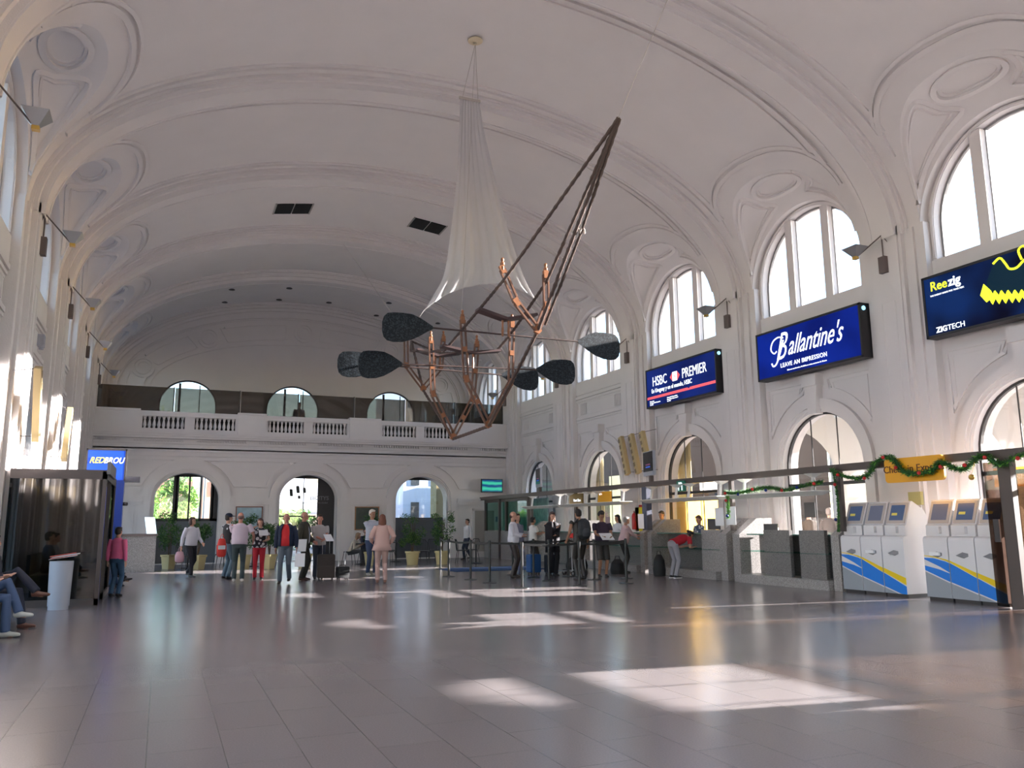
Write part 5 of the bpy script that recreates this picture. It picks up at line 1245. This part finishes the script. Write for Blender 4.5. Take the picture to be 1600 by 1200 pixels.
# lettering on the glass of the middle arch
gs = empty('window_lettering', (5.2, YB+.56, 2.3), label='cycle shop logo and lettering on the glass of the middle arch', cat='lettering')
LG = mat('logo_grey', (.05, .055, .04), .5)
for (u, v, w_, h_) in ((-.42, .42, .13, .30), (-.16, .55, .13, .30), (.10, .52, .12, .22), (-.1, .24, .11, .14)):
    o = arc(w_/2-.04, h_/2-.04, .04, 0, 90, 3)+arc(-w_/2+.04, h_/2-.04, .04, 90, 180, 3)+arc(-w_/2+.04, -h_/2+.04, .04, 180, 270, 3)+arc(w_/2-.04, -h_/2+.04, .04, 270, 360, 3)
    MB().slab(o, [], lambda a, b, d, u=u, v=v: (u+a+b*-.1, d, v+b), 0, .01).build('logo_block', LG, gs)
text('BICITYS', .22, mat('letter_grey', (.16, .16, .18), .5), gs, loc=(.72, 0, .2), rot=(pi/2, 0, 0), off=.004); text('Sport en general de nuestra ciudad', .10, mat('letter_grey', (.16, .16, .18), .5), gs, loc=(.35, 0, .02), rot=(pi/2, 0, 0))
# ============================================================ balcony glass and furniture
for i, (x0, x1, lb) in enumerate([(-2.6, .15, 'left end'), (.2, 2.6, 'second from the left'), (2.65, 4.9, 'third from the left'), (4.95, 7.2, 'middle'), (7.25, 9.4, 'third from the right'), (9.45, 11.7, 'second from the right'), (11.75, 14.0, 'right end')]):
    o = tag(MB().box(x0, x1, YB+.4, YB+.412, 4.9, 6.74).build('balcony_glass_panel', glassmat('balcony_smoke', (.32, .29, .25), .07)), 'smoked glass screen on the balcony, %s of the row' % lb, 'glass panel', 'smoked glass screens of the balcony')
    MB().box(x1-.015, x1+.03, YB+.38, YB+.43, 4.9, 6.76).build('clamp_post', DARK, o)
FD = mat('furniture_dark', (.025, .02, .02), .5)
for i, (x, y, w_, h_, lb) in enumerate([(-1.9, 35.5, 1.2, 1.0, 'far left corner'), (.4, 36.5, .6, .8, 'below the left window'), (3.1, 36.6, .9, 1.25, 'between the left and middle windows'), (7.6, 36.4, 1.0, 1.1, 'between the middle and right windows'), (12.2, 36.0, 1.6, 1.5, 'right corner'), (13.3, 34.6, .6, 1.6, 'near the right wall')]):
    r = empty('cabinet', (x, y, 4.9), label='dark cabinet on the balcony behind the glass, %s' % lb, cat='cabinet', group='dark cabinets on the balcony')
    MB().box(-w_/2, w_/2, -.25, .25, 0, h_).build('carcass', FD, r); MB().box(-w_/2+.03, -.01, -.27, -.25, .05, h_-.05).build('door', FD, r); MB().box(.01, w_/2-.03, -.27, -.25, .05, h_-.05).build('door', FD, r)
# low dark wall under the rear windows
tag(MB().box(-2.6, 14.1, YR-.35, YR-.3, 4.9, 6.15).build('balcony_partition', mat('partition', (.05, .045, .045), .6)), 'long dark partition along the rear of the balcony', 'partition')
# ============================================================ left side: booth, totem, desk, bin
bo = empty('glass_booth', (-1.8, 19, 0), label='brown metal booth with smoked glass walls by the left wall', cat='booth')
BM = MB()
X0, X1, Ya, Yb2, H2 = -.75, .82, -2.0, 1.2, 2.42
for (x, y) in ((X1, Ya), (X1, Yb2), (X1, -.6)): BM.box(x-.07, x, y, y+.07, 0, H2)
BM.box(X0, X1, Ya, Ya+.08, H2-.14, H2).box(X0, X1, Yb2, Yb2+.08, H2-.14, H2).box(X1-.08, X1, Ya, Yb2, H2-.14, H2).box(X0, X1, Ya, Ya+.06, 0, .12).box(X1-.06, X1, -.6, Yb2, 0, .12).box(X0, X1, Ya, Yb2+.08, H2, H2+.03)
BM.build('frame', BROWN, bo)
MB().box(X0, X1-.07, Ya+.03, Ya+.04, .12, H2-.14).build('glass', glassmat('booth_smoke', (.16, .14, .08), .10), bo); MB().box(X1-.04, X1-.03, -.55, Yb2, .12, H2-.14).build('glass', SMOKE, bo)
MB().box(X0, X0+.05, Ya+.1, Yb2, 0, H2-.2).build('curtain', mat('booth_curtain', (.14, .12, .05), .9), bo)
MB().box(X1-.01, X1+.05, Ya-.05, Ya+1.9, H2-.05, H2+.18).build('fascia', mat('fascia_grey', (.16, .155, .16), .5), bo)
t2 = empty('cash_machine_totem', (-1.42, 24.0, 0), label='tall blue bank totem with yellow and white lettering by the left wall', cat='totem')
BL = mat('totem_blue', (.004, .035, .28), .4)
MB().box(-.48, .45, 0, .5, 0, 3.42).build('body', BL, t2); MB().box(-.5, -.46, -.02, .1, 2.6, 3.44).box(.43, .47, -.02, .1, 2.6, 3.44).box(-.5, .47, -.02, .1, 3.4, 3.44).build('sign_frame', DARK, t2)
MB().box(-.46, .43, -.015, 0, 2.62, 3.4).build('sign_face', mat('totem_face', (.004, .045, .36), .4, emit=.45), t2)
text('RED', .22, mat('totem_yellow', (.75, .65, .08), .5, emit=.4), t2, loc=(-.245, -.02, 3.13), rot=(pi/2, 0, 0), shear=.35, off=.003, sx=.85); text('BROU', .22, mat('totem_white', (.8, .85, .9), .5, emit=.4), t2, loc=(.16, -.02, 3.13), rot=(pi/2, 0, 0), shear=.3, off=.004, sx=.80)
MB().box(.45, .82, .0, .3, 2.58, 2.72).build('side_blade', mat('blade_grey', (.10, .10, .13), .4), t2); MB().box(.3, .46, -.03, 0, .5, 1.4).build('panel', mat('totem_mid', (.02, .06, .16), .5), t2)
MB().tube([(.45, .1, 2.0), (.55, .05, 2.0)], .05, n=10).build('camera', DARK, t2)
ds = empty('information_desk', (-.62, 29.0, 0), label='granite desk with a lit screen left of the planters', cat='desk')
MB().box(-.75, .5, -.5, .5, 0, 1.10).build('front', GRAN, ds); MB().box(-.8, .54, -.54, .54, 1.10, 1.18).build('top', mat('desk_top', (.17, .13, .12), .4), ds)
sc_ = empty('desk_screen', (-.28, 28.75, 1.18), radians(12), label='small bright screen leaning on the granite desk', cat='screen'); MB().add([(-.13, 0, 0), (.17, 0, 0), (.10, .1, .52), (-.2, .1, .52), (-.13, .03, 0), (.17, .03, 0), (.10, .13, .52), (-.2, .13, .52)], [(0, 1, 2, 3), (4, 7, 6, 5), (0, 4, 5, 1), (1, 5, 6, 2), (2, 6, 7, 3), (3, 7, 4, 0)]).build('panel', mat('desk_scr', (.65, .8, .9), .4, emit=.7), sc_)
bn = empty('litter_bin', (-1.56, 16.45, 0), label='light grey oval litter bin in front of the smoked glass booth', cat='bin')
def oval(z, a, b, n=28): return [(a*cos(2*pi*k/n), b*sin(2*pi*k/n), z) for k in range(n)]
v_ = oval(0, .16, .13)+oval(.06, .16, .13)+oval(.06, .17, .14)+oval(.80, .19, .16)+oval(.82, .19, .16)+oval(.82, .17, .14)+oval(.6, .165, .135); n_ = 28
fs_ = [tuple(range(28))[::-1]]+[(a*n_+k, a*n_+(k+1) % n_, (a+1)*n_+(k+1) % n_, (a+1)*n_+k) for a in range(6) for k in range(n_)]+[tuple(6*28+k for k in range(28))]
MB().add(v_, fs_).build('body', mat('bin_grey', (.36, .37, .42), .5), bn, True)
np_ = MB(); rnd = random.Random(3)
for k in range(5):
    a = rnd.uniform(-.3, .3); c = Vector((rnd.uniform(-.04, .05), rnd.uniform(-.03, .03), .0+.012*k)); np_.cur = k % 3
    np_.bar(c+Vector((-.19, -.1*a, -.01)), c+Vector((.21, .1*a, .05)), .25, .008)
np_ = np_.build('newspapers', [PAPER, mat('print_red', (.5, .08, .06), .7), mat('print_grey', (.35, .3, .32), .8)]); np_.location = (-1.56, 16.45, .86); tag(np_, 'crumpled newspapers lying across the litter bin', 'newspaper')
bs = empty('waiting_bench', (-2.2, 13.3, 0), label='dark waiting bench along the left wall under the seated pair', cat='bench')
MB().box(-.25, .25, -1.8, 1.4, .38, .44).build('seat', DARK, bs); MB().box(-.27, -.2, -1.8, 1.4, .44, .85).build('backrest', DARK, bs)
for yy in (-1.6, 1.2): MB().box(-.2, .2, yy, yy+.05, 0, .38).build('leg', DARK, bs)
bs2 = empty('waiting_bench', (-1.55, 22.3, 0), label='dark waiting bench behind the booth under the person in boots', cat='bench')
MB().box(-.25, .2, -.8, .75, .38, .44).build('seat', DARK, bs2)
for yy in (-.7, .6): MB().box(-.2, .2, yy, yy+.05, 0, .38).build('leg', DARK, bs2)
tag(MB().box(-2.62, -2.5, 19.15, 19.4, 5.15, 5.4).lathe([(.05, 0), (.04, .06)], (-2.55, 19.27, 5.09), 10).build('wall_sensor', mat('sensor_grey', (.35, .35, .4), .5)), 'small grey box high on the left wall below an upper window', 'sensor')
# glass service booth at the far end of the counters
gb = empty('service_booth', (12.9, 30.9, 0), label='glazed service booth with greenish panes at the far end of the counters', cat='booth')
m1 = MB()
for y in (-2.2, 0, 2.3): m1.box(-.06, .06, y-.05, y+.05, 0, 2.45)
m1.box(-.05, .05, -2.2, 2.3, 2.3, 2.45).build('frame', BROWN, gb); MB().box(-.01, .01, -2.15, 2.25, 1.15, 2.3).build('glass', GLASSC, gb); MB().box(-.08, .5, -2.2, 2.3, 0, 1.12).build('counter', GRAN, gb)
MB().box(.8, .85, -2.2, 2.3, 0, 2.4).build('back_panel', mat('booth_teal', (.22, .33, .32), .5, var=.6, vscale=6), gb)
# cream chair behind the counters
cc = empty('office_chair', (13.62, 14.9, 0), label='cream office chair seen between the granite panels', cat='chair')
CRM = mat('cream_vinyl', (.62, .56, .38), .5)
remeshed(MB().box(-.04, .04, -.2, .2, .72, 1.1), 'backrest', .03, CRM, cc, 6); remeshed(MB().box(-.05, .42, -.22, .22, .46, .53), 'seat', .03, CRM, cc, 4)
MB().tube([(0, 0, .55), (0, 0, .8)], .02).build('back_post', DARK, cc)
for sx in (0, .38):
    for sy in (-.19, .19): MB().tube([(sx, sy, .47), (sx, sy, 0)], .013).build('leg', DARK, cc)
# desk monitors behind the counters
for (y, z, lb) in ((17.45, 1.14, 'small desk monitor above the pale granite divider'), (15.3, 1.0, 'small desk monitor left of the grey panels')):
    r = empty('desk_monitor', (13.05, y, z), radians(20), label=lb, cat='monitor'); MB().box(-.02, .02, -.18, .18, .08, .36).build('bezel', DARK, r); MB().box(-.03, .03, -.03, .03, 0, .1).build('stand', DARK, r)
mf2 = tag(MB().box(13.98, 13.995, 14.85, 15.2, 1.5, 1.85).build('small_frame', DARK), 'small dark picture frame on the wall beside the lime garland', 'picture frame')
# ============================================================ outdoors
gm = mat('pavement', (.27, .255, .245), .9, var=.1, vscale=.3)
o = MB().box(-150, 160, -120, 220, -.5, -.14).build('ground', gm); struct(o)
CUR = mat('curtain_yellow', (.50, .42, .24), .9, transl=.2)
def curtain(x, y0, y1, z0, z1, label, m=CUR, n=10):
    vs = []; N = 60
    for k in range(N+1):
        t = k/N; yy = y0+(y1-y0)*t; xx = x+.035*sin(t*n*2*pi); vs += [(xx, yy, z0), (xx, yy, z1)]
    o = tag(MB().add(vs, [(2*k, 2*k+2, 2*k+3, 2*k+1) for k in range(N)]).build('curtain', m, None, True), label, 'curtain')
    md = o.modifiers.new('s', 'SOLIDIFY'); md.thickness = .005; return o
c2_, c3_, c4_ = yk(1)+P/2, yk(2)+P/2, yk(3)+P/2
def blind(x, y0, y1, z0, z1, label, m):
    r = empty('roller_blind', (x, (y0+y1)/2, z0), label=label, cat='blind'); h = z1-z0; w = (y1-y0)/2
    MB().box(-.004, .004, -w, w, 0, h).build('fabric', m, r); MB().tube([(0, -w, 0), (0, w, 0)], .02).build('bottom_rail', BROWN, r)
BLN = mat('blind_yellow', (.88, .70, .34), .9, transl=.7)
blind(14.75, c2_-1.28, c2_-.02, .6, 2.15, 'sunlit yellow blind in the third arch, right half', BLN); blind(14.75, c2_+.02, c2_+1.28, .6, 2.15, 'sunlit yellow blind in the third arch, left half', BLN)
blind(14.8, c2_-1.25, c2_+.1, 2.3, 2.62, 'white blind above the yellow ones in the third arch', mat('blind_white', (.8, .8, .78), .9, transl=.7))
curtain(14.95, c2_+.75, c2_+1.4, 0, 4.1, 'yellowish curtain at the left side of the third arch'); curtain(14.95, c2_-1.4, c2_-.9, 0, 4.1, 'yellowish curtain at the right side of the third arch')
curtain(14.95, c3_+.9, c3_+1.5, 0, 4.1, 'yellowish curtain at the left side of the fourth arch'); curtain(15.1, c3_-.1, c3_+.7, 0, 3.1, 'pale striped curtain in the fourth arch', mat('curtain_pale', (.6, .62, .5), .9, transl=.5))
curtain(14.95, c4_-1.4, c4_-.5, 0, 4.1, 'yellowish curtain in the farthest right arch')
# shaded building across the yard
def building(name, x0, x1, y0, y1, h, m, label, wins=(), wm=None, group=None, roof=None):
    r = empty(name, ((x0+x1)/2, (y0+y1)/2, -.14), label=label, cat='building', group=group)
    cx, cy = (x0+x1)/2, (y0+y1)/2
    MB().box(x0-cx, x1-cx, y0-cy, y1-cy, 0, h).build('walls', m, r)
    for (fx, u, z, w_, hh) in wins:
        if fx == 'x': MB().box(x0-cx-.05, x0-cx+.02, u-w_/2-cy, u+w_/2-cy, z, z+hh).build('window', wm, r)
        else: MB().box(u-w_/2-cx, u+w_/2-cx, y0-cy-.05, y0-cy+.02, z, z+hh).build('window', wm, r)
    if roof: MB().box(x0-cx-.2, x1-cx+.2, y0-cy-.2, y1-cy+.2, h, h+.3).build('roof', roof, r)
    return r
WG = mat('far_glass', (.03, .035, .045), .2)
building('dark_building', 22, 26.5, 27.2, 51, 5.7, mat('wall_umber', (.10, .07, .05), .9), 'low dark brown building seen through the far right arches', [('x', 28+3.2*k+.5, 1.2, 1.4, 1.8) for k in range(7)], WG)
building('white_building', 27, 36, 24.6, 27.6, 6.8, mat('wall_white', (.7, .69, .67), .8), 'tall white building seen through the arch with the blue view', [('x', 26, 4, .6, 1.2), ('x', 26.4, 2, .6, 1.2)], WG)
# portico outside the right wall: outer arcade and flat roof
po = empty('portico', (18.2, 10, -.14), label='white arcaded portico outside the right wall, its roof below the upper windows', cat='portico')
PW = mat('portico_white', (.58, .58, .58), .8)
pm = MB(); ya, yb = yk(-2), yk(2)+.6
pm.slab([(yb-10, 0), (yb-10, 5.2), (ya-10, 5.2), (ya-10, 0)], [arch_poly(yk(i)+P/2-10, 2.0, .02, 2.4) for i in range(-2, 2)], lambda u, v, d: (d, u, v), 0, .45); pm.build('outer_arcade', PW, po)
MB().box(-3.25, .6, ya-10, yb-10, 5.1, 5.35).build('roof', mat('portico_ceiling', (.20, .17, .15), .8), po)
building('brick_building', 34, 44, 17, 24, 2.4, mat('wall_brick', (.20, .08, .06), .9, var=.2, vscale=3), 'low brick building beyond the nearest arch', [('x', 18+1.4*k, .8, .9, .9) for k in range(5)], mat('win_blue', (.25, .4, .55), .3))
building('added_shade_block', 58, 66, 20, 33, 21.8, mat('wall_white', (.7, .69, .67), .8), 'unseen tall block added to shade the far right windows', [('x', 22+2.5*k, 3+3*j, 1, 1.6) for k in range(4) for j in range(6)], WG)  # added out of view to keep direct sun off the arcade wall
# beyond the arcade
building('house', 3.0, 13, 72, 80, 8.5, mat('wall_sand', (.42, .34, .26), .9), 'pale sand coloured house far beyond the left arch', [('y', 4+2*k, 4, .8, 1.2) for k in range(4)], WG, roof=mat('roof_tile', (.25, .10, .06), .9))
building('house', -9, 2, 66, 74, 5.6, mat('wall_tile', (.36, .20, .14), .9), 'low reddish house far beyond the left arch', [], WG)
building('office_block', 14.4, 22, 52, 60, 26, mat('office_white', (.58, .60, .64), .8), 'white office block seen through the right arch', [('y', 15.2+1.5*k, 1.5+2.6*j, .55, 1.5) for k in range(5) for j in range(8)], WG)
building('olive_pier', 13.3, 15.6, 41.5, 42.5, 4.8, mat('olive_wall', (.26, .20, .09), .8), 'olive coloured outer pier behind the right arch')
cp = empty('white_marquee', (7.6, 52, -.14), label='white marquee roof seen through the middle arch', cat='marquee')
CV = mat('canvas_white', (.8, .8, .82), .8, transl=.3)
MB().add([(-4, -3, 2.9), (4, -3, 2.9), (4, 3, 2.9), (-4, 3, 2.9), (0, 0, 4.6), (-4, -3, 2.3), (4, -3, 2.3), (4, 3, 2.3), (-4, 3, 2.3)], [(0, 1, 4), (1, 2, 4), (2, 3, 4), (3, 0, 4), (0, 5, 6, 1), (1, 6, 7, 2), (2, 7, 8, 3), (3, 8, 5, 0)]).build('canopy', CV, cp)
for sx in (-3.9, 3.9):
    for sy in (-2.9, 2.9): MB().tube([(sx, sy, 0), (sx, sy, 2.4)], .05).build('pole', CV, cp)
def tree(x, y, h, rad, label, seed, n=1500):
    rnd = random.Random(seed); r = empty('tree', (x, y, -.14), label=label, cat='tree', group='trees beyond the arcade')
    MB().tube([(0, 0, 0), (.1, 0, h*.4), (0, .1, h*.75)], [.22, .16, .06], n=8).build('trunk', BARK, r)
    lf = MB()
    for k in range(16): leafcloud(lf, (rnd.uniform(-rad, rad)*.7, rnd.uniform(-rad, rad)*.7, h*.25+rnd.uniform(0, h*.75)), (rad*.5, rad*.5, rad*.5), n//16, .16, rnd, .5)
    lf.build('crown', [mat('tree_leaf', (.07, .17, .03), .6, transl=.4), mat('tree_leaf_light', (.18, .34, .05), .6, transl=.4)], r, norm=False)
tree(-1.5, 44, 6.6, 1.9, 'bright green tree filling the left of the left arch', 5, 5000); tree(.9, 48, 4.2, 1.0, 'smaller tree in the middle of the left arch', 6, 1800); tree(6.3, 46, 2.3, 1.2, 'low shrubby tree in the middle arch', 7, 1800)
for (x, y, h, lb) in ((2.6, 60, 7.5, 'thin lamp mast beyond the left arch'), (-14, 40, 9, 'street lamp mast left of the station')):
    r = empty('lamp_mast', (x, y, -.14), label=lb, cat='lamp post'); MB().tube([(0, 0, 0), (0, 0, h)], [.08, .05], n=8).build('pole', STEEL, r); MB().box(-.4, .1, -.1, .1, h, h+.1).build('lamp_head', STEEL, r)
